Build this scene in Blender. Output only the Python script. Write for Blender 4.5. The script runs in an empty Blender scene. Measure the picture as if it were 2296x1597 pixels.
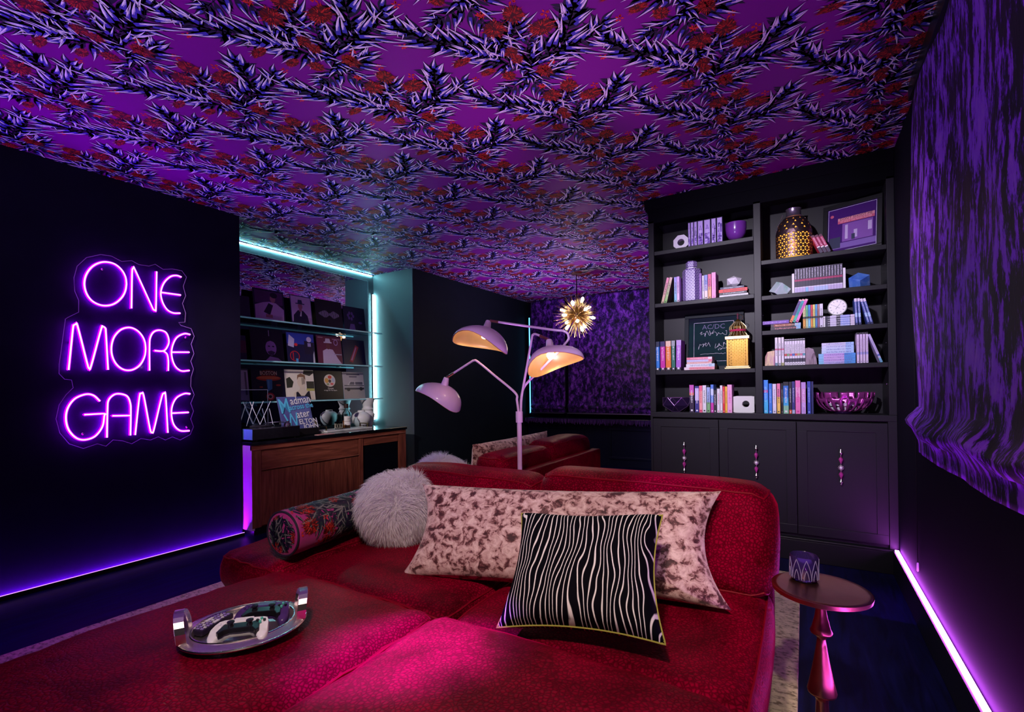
import bpy, math, random
from mathutils import Vector, Matrix, noise as mnoise
R = random.Random(7)
sc = bpy.context.scene
COL = sc.collection
PI = math.pi
# ------------------------------------------------------------------ camera
F_PX, W_PX, H_PX = 1073.35, 2296, 1597
YAW, PITCH, ROLL = 0.547393, 0.002945, -0.012228
cd = bpy.data.cameras.new('camera'); cam = bpy.data.objects.new('camera', cd); COL.objects.link(cam)
cd.sensor_width = 36.0; cd.lens = F_PX / W_PX * 36.0; cd.shift_y = 71.05 / W_PX; cd.clip_start = 0.02
fw = Vector((-math.sin(YAW) * math.cos(PITCH), math.cos(YAW) * math.cos(PITCH), math.sin(PITCH)))
rt = Vector((math.cos(YAW), math.sin(YAW), 0)); up = rt.cross(fw)
rt2 = rt * math.cos(ROLL) + up * math.sin(ROLL); up2 = up * math.cos(ROLL) - rt * math.sin(ROLL)
m3 = Matrix((rt2, up2, -fw)).transposed()
cam.matrix_world = Matrix.Translation((0, 0, 1.095)) @ m3.to_4x4()
sc.camera = cam
# ------------------------------------------------------------------ world, lights, exposure
wd = bpy.data.worlds.new('world'); sc.world = wd; wd.use_nodes = True
wd.node_tree.nodes['Background'].inputs[0].default_value = (0.25, 0.10, 0.6, 1)
wd.node_tree.nodes['Background'].inputs[1].default_value = 0.004
vs = sc.view_settings
sc.display_settings.display_device = 'sRGB'
vs.view_transform = 'Standard'; vs.look = 'None'; vs.gamma = 1.0; vs.use_curve_mapping = False; vs.exposure = 0.0
sc.cycles.use_denoising = True
sc.cycles.max_bounces = 6; sc.cycles.transparent_max_bounces = 12
sc.cycles.sample_clamp_indirect = 4.0
sc.cycles.caustics_reflective = False; sc.cycles.caustics_refractive = False
def lamp(name, kind, loc, energy, color, target=None, size=0.1, size_y=None, spot=1.2, blend=1.0, parent=None):
    d = bpy.data.lights.new(name, kind); o = bpy.data.objects.new(name, d); COL.objects.link(o)
    d.energy = energy; d.color = color
    if kind == 'AREA':
        d.size = size
        if size_y: d.shape = 'RECTANGLE'; d.size_y = size_y
    elif kind == 'SPOT':
        d.spot_size = spot; d.spot_blend = blend; d.shadow_soft_size = size
    else: d.shadow_soft_size = size
    if parent: o.parent = parent
    o.location = loc
    if target is not None:
        o.rotation_euler = (Vector(target) - Vector(loc)).to_track_quat('-Z', 'Y').to_euler()
    return o
# added fill spots behind / above the camera; only the bookcase downlight is inferred
lamp('downlight_sofa', 'SPOT', (-0.25, -0.12, 2.40), 155, (1.0, 0.75, 0.66), (-0.95, 1.50, 0.45), size=0.08, spot=1.28)
lamp('downlight_table', 'SPOT', (0.12, -0.25, 2.40), 95, (1.0, 0.86, 0.66), (0.0, 2.0, 0.2), size=0.05, spot=0.46)
lamp('downlight_sofa_purple', 'SPOT', (-1.75, 0.0, 2.40), 2300, (0.36, 0.001, 1.0), (-0.84, 0.86, 0.45), size=0.02, spot=0.25)
lamp('downlight_back_purple', 'SPOT', (-1.75, 0.0, 2.40), 420, (0.60, 0.003, 1.0), (-0.42, 1.86, 0.83), size=0.02, spot=0.15)
lamp('downlight_bar', 'SPOT', (-2.2, -0.1, 2.40), 300, (1.0, 0.84, 0.84), (-3.98, 3.02, 0.98), size=0.05, spot=0.50)
lamp('downlight_bookcase', 'SPOT', (-0.75, 0.35, 2.38), 430, (0.88, 0.80, 1.0), (-0.2, 3.5, 1.35), size=0.04, spot=0.80)
# added upward fill spots for the ceiling, behind the camera and the sofas
lamp('uplighter_near', 'SPOT', (-1.0, -0.9, 0.35), 175, (0.66, 0.50, 1.0), (-1.3, 0.8, 2.45), size=0.25, spot=1.9)
lamp('uplighter_left', 'SPOT', (-3.2, -0.9, 0.25), 85, (0.52, 0.42, 1.0), (-2.9, 0.9, 2.45), size=0.1, spot=1.1)
lamp('uplighter_mid', 'SPOT', (-1.15, 2.14, 0.30), 80, (0.85, 0.40, 0.95), (-1.2, 1.8, 2.45), size=0.10, spot=1.0)
lamp('uplighter_far', 'SPOT', (-2.9, 5.0, 0.30), 190, (0.66, 0.34, 1.0), (-2.4, 5.1, 2.35), size=0.2, spot=1.7)
# ------------------------------------------------------------------ material helpers
MATS = {}
def N(nt, t, **kw):
    n = nt.nodes.new(t)
    for k, v in kw.items(): setattr(n, k, v)
    return n
def mat(name, color=(0.5, 0.5, 0.5), rough=0.5, metal=0.0, emit=None, es=0.0, spec=0.5, sheen=0.0, sheen_tint=(1, 1, 1),
        trans=0.0, ior=1.45, alpha=1.0, var=0.12, vscale=25.0, bump=0.0, bscale=200.0, coat=0.0, aniso=None):
    if name in MATS: return MATS[name]
    m = bpy.data.materials.new(name); m.use_nodes = True; nt = m.node_tree; b = nt.nodes['Principled BSDF']
    b.inputs['Base Color'].default_value = (*color, 1); b.inputs['Roughness'].default_value = rough
    b.inputs['Metallic'].default_value = metal; b.inputs['Specular IOR Level'].default_value = spec
    b.inputs['Sheen Weight'].default_value = sheen; b.inputs['Sheen Tint'].default_value = (*sheen_tint, 1)
    b.inputs['Transmission Weight'].default_value = trans; b.inputs['IOR'].default_value = ior
    b.inputs['Alpha'].default_value = alpha; b.inputs['Coat Weight'].default_value = coat
    if emit:
        b.inputs['Emission Color'].default_value = (*emit, 1); b.inputs['Emission Strength'].default_value = es
    if var > 0 and trans == 0:
        tc = N(nt, 'ShaderNodeTexCoord'); mp = N(nt, 'ShaderNodeMapping'); nt.links.new(tc.outputs['Object'], mp.inputs[0])
        if aniso: mp.inputs['Scale'].default_value = aniso
        ns = N(nt, 'ShaderNodeTexNoise'); ns.inputs['Scale'].default_value = vscale; ns.inputs['Detail'].default_value = 3
        nt.links.new(mp.outputs[0], ns.inputs['Vector'])
        mr = N(nt, 'ShaderNodeMapRange'); mr.inputs[3].default_value = 1 - var; mr.inputs[4].default_value = 1 + var
        nt.links.new(ns.outputs[0], mr.inputs[0])
        mx = N(nt, 'ShaderNodeMix', data_type='RGBA', blend_type='MULTIPLY'); mx.inputs[0].default_value = 1
        mx.inputs[6].default_value = (*color, 1); nt.links.new(mr.outputs[0], mx.inputs[7])
        nt.links.new(mx.outputs[2], b.inputs['Base Color'])
    if bump > 0:
        tc2 = N(nt, 'ShaderNodeTexCoord'); n2 = N(nt, 'ShaderNodeTexNoise'); n2.inputs['Scale'].default_value = bscale
        nt.links.new(tc2.outputs['Object'], n2.inputs['Vector'])
        bp = N(nt, 'ShaderNodeBump'); bp.inputs['Strength'].default_value = bump; bp.inputs['Distance'].default_value = 0.003
        nt.links.new(n2.outputs[0], bp.inputs['Height']); nt.links.new(bp.outputs[0], b.inputs['Normal'])
    MATS[name] = m; return m
def flat(c, rough=0.55):
    """paint / print colour, cached"""
    k = 'print_%d_%d_%d_%d' % tuple([int(x * 255) for x in c] + [int(rough * 100)])
    return mat(k, c, rough, var=0.06, vscale=60)
def clear_mat(name, tint=(1, 1, 1), gloss=0.12, rough=0.03, gcol=(1, 1, 1)):
    """thin clear sheet: transparent with a little mirror gloss"""
    if name in MATS: return MATS[name]
    m = bpy.data.materials.new(name); m.use_nodes = True; nt = m.node_tree; nt.nodes.clear()
    o = N(nt, 'ShaderNodeOutputMaterial'); t = N(nt, 'ShaderNodeBsdfTransparent'); g = N(nt, 'ShaderNodeBsdfGlossy'); x = N(nt, 'ShaderNodeMixShader')
    fr = N(nt, 'ShaderNodeLayerWeight'); fr.inputs[0].default_value = gloss
    t.inputs[0].default_value = (*tint, 1); g.inputs[0].default_value = (*gcol, 1); g.inputs[1].default_value = rough
    nt.links.new(fr.outputs['Fresnel'], x.inputs[0]); nt.links.new(t.outputs[0], x.inputs[1]); nt.links.new(g.outputs[0], x.inputs[2]); nt.links.new(x.outputs[0], o.inputs[0])
    MATS[name] = m; return m
def glow(name, color, s):
    if name in MATS: return MATS[name]
    m = bpy.data.materials.new(name); m.use_nodes = True; nt = m.node_tree; nt.nodes.clear()
    o = N(nt, 'ShaderNodeOutputMaterial'); e = N(nt, 'ShaderNodeEmission'); e.inputs[0].default_value = (*color, 1); e.inputs[1].default_value = s
    nt.links.new(e.outputs[0], o.inputs[0]); MATS[name] = m; return m
def ramp_mat(name, stops, scale, mapscale=(1, 1, 1), detail=6, distortion=0.0, rough=0.6, sheen=0.3, sheen_tint=(1, 1, 1), bump=0.3, spec=0.3, interp='LINEAR', nrough=0.6):
    """cloth with a noise-driven colour ramp (crushed velvet, rug, wood)"""
    if name in MATS: return MATS[name]
    m = bpy.data.materials.new(name); m.use_nodes = True; nt = m.node_tree; b = nt.nodes['Principled BSDF']
    tc = N(nt, 'ShaderNodeTexCoord'); mp = N(nt, 'ShaderNodeMapping'); mp.inputs['Scale'].default_value = mapscale
    ns = N(nt, 'ShaderNodeTexNoise'); ns.inputs['Scale'].default_value = scale; ns.inputs['Detail'].default_value = detail
    ns.inputs['Distortion'].default_value = distortion; ns.inputs['Roughness'].default_value = nrough
    cr = N(nt, 'ShaderNodeValToRGB'); cr.color_ramp.interpolation = interp
    el = cr.color_ramp.elements
    while len(el) < len(stops): el.new(0.5)
    for e, (p, c) in zip(el, stops): e.position = p; e.color = (*c, 1)
    nt.links.new(tc.outputs['Object'], mp.inputs[0]); nt.links.new(mp.outputs[0], ns.inputs['Vector']); nt.links.new(ns.outputs[0], cr.inputs[0])
    nt.links.new(cr.outputs[0], b.inputs['Base Color'])
    b.inputs['Roughness'].default_value = rough; b.inputs['Sheen Weight'].default_value = sheen; b.inputs['Sheen Tint'].default_value = (*sheen_tint, 1)
    b.inputs['Specular IOR Level'].default_value = spec
    if bump:
        bp = N(nt, 'ShaderNodeBump'); bp.inputs['Strength'].default_value = bump; bp.inputs['Distance'].default_value = 0.004
        nt.links.new(ns.outputs[0], bp.inputs['Height']); nt.links.new(bp.outputs[0], b.inputs['Normal'])
    MATS[name] = m; return m
# ------------------------------------------------------------------ mesh helpers
class MB:
    def __init__(s): s.v = []; s.f = []; s.m = []
    def add(s, vs, fs, mi=0):
        o = len(s.v); s.v += [tuple(p) for p in vs]; s.f += [tuple(i + o for i in f) for f in fs]; s.m += [mi] * len(fs); return s
    def box(s, x0, x1, y0, y1, z0, z1, mi=0):
        return s.add([(x0, y0, z0), (x1, y0, z0), (x1, y1, z0), (x0, y1, z0), (x0, y0, z1), (x1, y0, z1), (x1, y1, z1), (x0, y1, z1)],
              [(0, 3, 2, 1), (4, 5, 6, 7), (0, 1, 5, 4), (1, 2, 6, 5), (2, 3, 7, 6), (3, 0, 4, 7)], mi)
    def lathe(s, prof, n=24, c=(0, 0, 0), mi=0, cap=True, axis='z'):
        vs = []; fs = []
        for r, z in prof:
            for i in range(n):
                a = 2 * PI * i / n; p = (r * math.cos(a), r * math.sin(a), z)
                if axis == 'y': p = (p[0], p[2], p[1])
                if axis == 'x': p = (p[2], p[0], p[1])
                vs.append((c[0] + p[0], c[1] + p[1], c[2] + p[2]))
        for j in range(len(prof) - 1):
            for i in range(n):
                k = (i + 1) % n; fs.append((j * n + i, j * n + k, (j + 1) * n + k, (j + 1) * n + i))
        if cap:
            fs.append(tuple(range(n - 1, -1, -1))); fs.append(tuple(range((len(prof) - 1) * n, len(prof) * n)))
        return s.add(vs, fs, mi)
    def tube(s, pts, r, n=8, mi=0, closed=False, cap=True):
        pts = [Vector(p) for p in pts]; L = len(pts); rr = r if isinstance(r, (list, tuple)) else [r] * L
        vs = []; fs = []; prev = None
        for i, p in enumerate(pts):
            if closed: t = (pts[(i + 1) % L] - pts[i - 1])
            else: t = (pts[min(i + 1, L - 1)] - pts[max(i - 1, 0)])
            t = t.normalized() if t.length > 1e-9 else Vector((0, 0, 1))
            if prev is None:
                a = Vector((0, 0, 1)) if abs(t.z) < 0.9 else Vector((1, 0, 0)); u = t.cross(a).normalized()
            else:
                u = (prev - t * prev.dot(t)); u = u.normalized() if u.length > 1e-6 else t.orthogonal().normalized()
            prev = u; w = t.cross(u)
            for k in range(n):
                a = 2 * PI * k / n; vs.append(p + (u * math.cos(a) + w * math.sin(a)) * rr[i])
        for i in range(L if closed else L - 1):
            j = (i + 1) % L
            for k in range(n):
                q = (k + 1) % n; fs.append((i * n + k, i * n + q, j * n + q, j * n + k))
        if cap and not closed:
            fs.append(tuple(range(n - 1, -1, -1))); fs.append(tuple(range((L - 1) * n, L * n)))
        return s.add(vs, fs, mi)
    def prism(s, poly, h0, h1, axis='z', mi=0):
        """poly in the two other axes (cyclic order), extruded from h0 to h1 along axis"""
        n = len(poly)
        def P(p, h): return {'z': (p[0], p[1], h), 'y': (p[0], h, p[1]), 'x': (h, p[0], p[1])}[axis]
        vs = [P(p, h0) for p in poly] + [P(p, h1) for p in poly]
        fs = [tuple(range(n - 1, -1, -1)), tuple(range(n, 2 * n))] + [(i, (i + 1) % n, n + (i + 1) % n, n + i) for i in range(n)]
        return s.add(vs, fs, mi)
    def quad(s, a, b, c, d, mi=0): return s.add([a, b, c, d], [(0, 1, 2, 3)], mi)
    def sphere(s, c, r, n=16, mi=0, sq=(1, 1, 1)):
        prof = [(max(1e-4, math.sin(PI * i / (n // 2))), -math.cos(PI * i / (n // 2))) for i in range(n // 2 + 1)]
        o = len(s.v); s.lathe([(p[0] * r, p[1] * r) for p in prof], n, (0, 0, 0), mi)
        for i in range(o, len(s.v)):
            p = s.v[i]; s.v[i] = (c[0] + p[0] * sq[0], c[1] + p[1] * sq[1], c[2] + p[2] * sq[2])
        return s
    def mesh(s, name, mats, smooth=False, angle=None):
        me = bpy.data.meshes.new(name); me.from_pydata(s.v, [], s.f)
        for m in (mats if isinstance(mats, (list, tuple)) else [mats]): me.materials.append(m)
        if any(s.m): me.polygons.foreach_set('material_index', s.m)
        if smooth:
            me.polygons.foreach_set('use_smooth', [True] * len(me.polygons))
            if angle: me.set_sharp_from_angle(angle=angle)
        me.update(); return me
    def build(s, name, mats, parent=None, smooth=False, angle=0.7, loc=None, bevel=0.0, solid=0.0, subsurf=0, seg=2):
        return put(name, s.mesh(name, mats, smooth, angle), parent, loc, bevel, solid, subsurf, seg)
def put(name, me, parent=None, loc=None, bevel=0.0, solid=0.0, subsurf=0, seg=2):
    o = bpy.data.objects.new(name, me); COL.objects.link(o)
    if parent: o.parent = parent
    if loc: o.location = loc
    if solid:
        q = o.modifiers.new('s', 'SOLIDIFY'); q.thickness = solid; q.offset = 0
    if bevel:
        q = o.modifiers.new('b', 'BEVEL'); q.width = bevel; q.segments = seg; q.limit_method = 'ANGLE'
    if subsurf:
        q = o.modifiers.new('u', 'SUBSURF'); q.levels = subsurf; q.render_levels = subsurf
    return o
def tag(o, label, cat, group=None):
    o['label'] = label; o['category'] = cat
    if group: o['group'] = group
    return o
def thing(name, label, cat, loc=(0, 0, 0), rot=(0, 0, 0), group=None):
    o = bpy.data.objects.new(name, None); COL.objects.link(o); o.empty_display_size = 0.05
    o.location = loc; o.rotation_euler = rot; return tag(o, label, cat, group)
def struct(o): o['kind'] = 'structure'; return o
def boxo(name, b, m, parent=None, bevel=0.0): return MB().box(*b).build(name, m, parent, bevel=bevel)
def text(name, s, size, m, parent, loc, rot, ext=0.0004, align='CENTER', sx=1.0, bold=0.0):
    cu = bpy.data.curves.new('tx', 'FONT'); cu.body = s; cu.size = size; cu.align_x = align; cu.align_y = 'CENTER'; cu.extrude = ext; cu.resolution_u = 2
    cu.offset = bold
    t = bpy.data.objects.new('tx', cu); COL.objects.link(t)
    dg = bpy.context.evaluated_depsgraph_get(); dg.update()
    me = bpy.data.meshes.new_from_object(t.evaluated_get(dg)); me.name = name
    bpy.data.objects.remove(t); bpy.data.curves.remove(cu)
    me.materials.clear(); me.materials.append(m)
    o = put(name, me, parent, loc); o.rotation_euler = rot; o.scale = (sx, 1, 1); return o
def bez(pts, n=10):
    """Catmull-Rom through pts"""
    out = []; P = [Vector(p) for p in pts]; P = [P[0] * 2 - P[1]] + P + [P[-1] * 2 - P[-2]]
    for i in range(1, len(P) - 2):
        for k in range(n):
            t = k / n; a, b, c, d = P[i - 1], P[i], P[i + 1], P[i + 2]
            out.append(0.5 * ((2 * b) + (c - a) * t + (2 * a - 5 * b + 4 * c - d) * t * t + (3 * b - a - 3 * c + d) * t ** 3))
    out.append(P[-2]); return out
NEON=[('O', [[(1.318, 1.791), (1.313, 1.751), (1.3, 1.713), (1.279, 1.68), (1.254, 1.655), (1.225, 1.64), (1.195, 1.636), (1.167, 1.643), (1.143, 1.659), (1.125, 1.685), (1.114, 1.717), (1.11, 1.753), (1.114, 1.79), (1.126, 1.826), (1.145, 1.859), (1.169, 1.884), (1.197, 1.901), (1.227, 1.907), (1.256, 1.903), (1.281, 1.887), (1.301, 1.862), (1.314, 1.829), (1.318, 1.791)]]), ('N', [[(1.343, 1.639), (1.348, 1.861), (1.351, 1.891), (1.357, 1.898), (1.364, 1.889), (1.453, 1.671), (1.463, 1.647), (1.472, 1.646), (1.478, 1.659), (1.484, 1.902)]]), ('E', [[(1.632, 1.894), (1.602, 1.899), (1.564, 1.883), (1.526, 1.834), (1.507, 1.768), (1.516, 1.706), (1.543, 1.658), (1.58, 1.64), (1.623, 1.644)], [(1.507, 1.768), (1.627, 1.769)]]), ('M', [[(1.035, 1.238), (1.056, 1.478), (1.062, 1.501), (1.069, 1.506), (1.077, 1.498), (1.121, 1.274), (1.128, 1.254), (1.137, 1.261), (1.188, 1.491), (1.197, 1.506), (1.208, 1.498), (1.211, 1.469), (1.22, 1.244)]]), ('O', [[(1.418, 1.385), (1.414, 1.346), (1.402, 1.309), (1.385, 1.279), (1.362, 1.257), (1.337, 1.245), (1.311, 1.244), (1.287, 1.254), (1.266, 1.274), (1.25, 1.302), (1.24, 1.336), (1.237, 1.373), (1.241, 1.411), (1.251, 1.446), (1.268, 1.476), (1.289, 1.499), (1.314, 1.512), (1.339, 1.515), (1.364, 1.506), (1.386, 1.487), (1.404, 1.459), (1.415, 1.424), (1.418, 1.385)]]), ('R', [[(1.438, 1.245), (1.439, 1.399), (1.444, 1.46), (1.465, 1.501), (1.501, 1.515), (1.537, 1.5), (1.552, 1.448), (1.541, 1.406), (1.518, 1.378), (1.468, 1.377)], [(1.518, 1.378), (1.54, 1.358), (1.547, 1.311), (1.546, 1.246)]]), ('E', [[(1.684, 1.503), (1.646, 1.505), (1.598, 1.473), (1.571, 1.408), (1.568, 1.344), (1.587, 1.281), (1.625, 1.248), (1.677, 1.252)], [(1.57, 1.373), (1.677, 1.379)]]), ('G', [[(1.179, 1.052), (1.149, 1.087), (1.112, 1.095), (1.062, 1.07), (1.03, 1.017), (1.021, 0.954), (1.033, 0.889), (1.067, 0.839), (1.107, 0.825), (1.154, 0.842), (1.189, 0.896), (1.199, 0.962), (1.199, 0.975), (1.104, 0.974)]]), ('A', [[(1.211, 0.828), (1.215, 1.0), (1.221, 1.057), (1.248, 1.09), (1.28, 1.095), (1.316, 1.079), (1.332, 1.034), (1.334, 0.975), (1.331, 0.831)], [(1.239, 0.96), (1.333, 0.957)]]), ('M', [[(1.356, 0.831), (1.381, 1.073), (1.392, 1.095), (1.404, 1.083), (1.437, 0.868), (1.448, 0.841), (1.459, 0.856), (1.506, 1.07), (1.52, 1.093), (1.529, 1.08), (1.54, 0.83)]]), ('E', [[(1.68, 1.089), (1.643, 1.091), (1.594, 1.063), (1.567, 1.006), (1.563, 0.942), (1.578, 0.878), (1.616, 0.838), (1.673, 0.833)], [(1.563, 0.96), (1.669, 0.961)]])]
NEON_BACK=[(1.067, 1.782), (1.082, 1.854), (1.126, 1.915), (1.193, 1.949), (1.247, 1.952), (1.299, 1.93), (1.352, 1.947), (1.39, 1.93), (1.446, 1.932), (1.482, 1.952), (1.527, 1.928), (1.583, 1.942), (1.641, 1.941), (1.67, 1.903), (1.649, 1.835), (1.664, 1.772), (1.643, 1.715), (1.662, 1.652), (1.657, 1.587), (1.618, 1.58), (1.632, 1.562), (1.696, 1.547), (1.716, 1.495), (1.695, 1.438), (1.713, 1.373), (1.692, 1.318), (1.709, 1.264), (1.693, 1.208), (1.69, 1.143), (1.712, 1.083), (1.689, 1.023), (1.706, 0.968), (1.688, 0.914), (1.705, 0.858), (1.684, 0.805), (1.62, 0.773), (1.573, 0.799), (1.531, 0.782), (1.49, 0.807), (1.445, 0.79), (1.393, 0.805), (1.343, 0.776), (1.294, 0.8), (1.246, 0.81), (1.211, 0.775), (1.169, 0.794), (1.103, 0.773), (1.039, 0.807), (0.998, 0.874), (0.982, 0.956), (0.996, 1.036), (1.027, 1.094), (1.059, 1.134), (1.052, 1.18), (1.021, 1.184), (0.997, 1.216), (0.998, 1.269), (1.009, 1.369), (1.027, 1.534), (1.037, 1.544), (1.087, 1.582), (1.088, 1.652), (1.07, 1.704)]
STEMS={'main': [(-0.071, -0.318), (-0.099, -0.247), (-0.092, -0.175), (-0.089, -0.072), (-0.089, 0.056), (-0.099, 0.208)], 'up': [(-0.099, 0.208), (-0.038, 0.088), (0.003, 0.033), (0.048, 0.008)], 'right': [(-0.086, 0.18), (-0.049, 0.15), (0.005, 0.132), (0.06, 0.126), (0.121, 0.093), (0.171, 0.035), (0.216, -0.027)], 'right2': [(0.06, 0.126), (0.123, 0.145), (0.199, 0.143), (0.275, 0.094)], 'left': [(-0.087, 0.091), (-0.105, 0.032), (-0.156, -0.012), (-0.226, -0.073), (-0.285, -0.134), (-0.335, -0.19), (-0.36, -0.252), (-0.378, -0.293)], 'low': [(-0.096, 0.11), (-0.165, 0.076), (-0.212, 0.002), (-0.249, -0.05)], 'mid': [(-0.091, 0.005), (-0.029, -0.033), (0.005, -0.085)], 'mid2': [(-0.09, -0.087), (-0.099, -0.016), (-0.096, 0.051)], 'lowr': [(-0.099, 0.208), (-0.058, 0.234), (-0.001, 0.234), (0.055, 0.233)], 'spur': [(-0.099, -0.247), (-0.173, -0.24), (-0.237, -0.239)]}
FLOWERS=[(-0.077, -0.094, 0.062, 0.06), (0.02, -0.118, 0.055, 0.06), (0.08, -0.008, 0.075, 0.055), (-0.087, 0.091, 0.035, 0.035), (-0.024, 0.201, 0.04, 0.035), (-0.17, 0.163, 0.04, 0.045), (-0.233, 0.094, 0.05, 0.03), (-0.291, -0.014, 0.06, 0.03), (-0.087, -0.434, 0.04, 0.04), (-0.023, -0.263, 0.045, 0.05)]
BUDS=[(0.119, -0.062), (-0.079, -0.174), (-0.087, 0.303), (0.022, -0.296), (-0.306, -0.372), (-0.43, -0.211), (0.046, -0.175)]
# ================================================================== SETTING
ZC = 2.45
M_WALL = mat('wall_navy_black', (0.008, 0.006, 0.020), 0.8, spec=0.08, var=0.25, vscale=6)
M_WALLR = mat('wall_navy_right', (0.009, 0.006, 0.016), 0.8, spec=0.12, var=0.2, vscale=6)
M_FLOOR = ramp_mat('floor_dark_blue_wood', [(0.35, (0.003, 0.003, 0.030)), (0.65, (0.007, 0.008, 0.090))], 3.0, (9, 1, 1), 8, 1.2, rough=0.38, sheen=0, bump=0.06, spec=0.2)
M_CEIL = mat('ceiling_magenta_paper', (0.21, 0.002, 0.24), 0.55, spec=0.3, var=0.12, vscale=1.5)
M_CASE = mat('bookcase_charcoal_paint', (0.0135, 0.0125, 0.017), 0.42, spec=0.30, var=0.08, vscale=4)
M_BLACK = mat('black_satin', (0.008, 0.008, 0.010), 0.35, var=0.05)
M_CROWN = mat('crown_matt_black', (0.004, 0.004, 0.006), 0.85, spec=0.05, var=0.05)  # same paint as the case, darkness at the top put into the colour
M_SKIRT = mat('baseboard_black', (0.012, 0.011, 0.018), 0.4, var=0.1)
struct(MB().box(-4.5, 0.62, -1.7, 6.7, -0.06, 0.0).build('floor', M_FLOOR))
ceiling = struct(MB().box(-4.5, 0.62, -1.7, 6.7, ZC, ZC + 0.06).build('ceiling', M_CEIL))
struct(MB().box(-4.42, -3.68, -1.7, 2.05, 0, ZC).build('wall_left', M_WALL))
struct(MB().box(-4.42, -4.30, 2.05, 3.96, 0, ZC).build('wall_niche', mat('niche_wall_teal', (0.10, 0.13, 0.15), 0.55, var=0.1, vscale=4)))
struct(MB().box(-4.30, -3.685, 3.955, 3.96, 0, ZC).build('wall_niche_side', MATS['niche_wall_teal']))
struct(MB().box(-4.42, -3.68, 3.96, 6.7, 0, ZC).build('wall_left_far', mat('wall_far_teal_black', (0.012, 0.022, 0.030), 0.6, spec=0.2, var=0.2, vscale=5)))
struct(MB().box(-3.68, -0.955, 6.56, 6.7, 0, ZC).build('wall_far', M_WALL))
struct(MB().box(-0.955, -0.85, 3.80, 6.56, 0, ZC).build('wall_return', M_WALL))
struct(MB().box(-0.955, 0.458, 3.78, 3.80, 0, ZC).build('wall_bookcase', M_WALL))
struct(MB().box(0.458, 0.60, -1.7, 3.80, 0, ZC).build('wall_right', M_WALLR))
struct(MB().box(-3.68, 0.458, -1.7, -1.6, 0, ZC).build('wall_back', M_WALL))
struct(MB().box(0.4255, 0.458, -1.6, 3.48, 0, 0.135).build('baseboard_right', M_SKIRT, bevel=0.004))
struct(MB().box(-3.68, -3.655, 4.0, 6.56, 0, 0.12).build('baseboard_left', M_SKIRT, bevel=0.004))
# wainscot and deep sill of the far wall
far_w = struct(MB().box(-3.66, -0.96, 6.47, 6.56, 0.0, 0.60).build('trim_1', mat('wainscot_navy', (0.010, 0.014, 0.045), 0.35, var=0.1)))
for px in (-3.35, -2.35, -1.62):
    f = MB()
    for b in ((px, px + 0.62, 0.10, 0.13), (px, px + 0.62, 0.50, 0.53), (px, px + 0.03, 0.13, 0.50), (px + 0.59, px + 0.62, 0.13, 0.50)):
        f.box(b[0], b[1], 6.455, 6.47, b[2], b[3])
    f.build('panel_moulding', MATS['wainscot_navy'], far_w, bevel=0.004)
MB().box(-3.66, -0.96, 6.36, 6.56, 0.60, 0.66).build('sill', MATS['wainscot_navy'], far_w, bevel=0.006)
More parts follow.
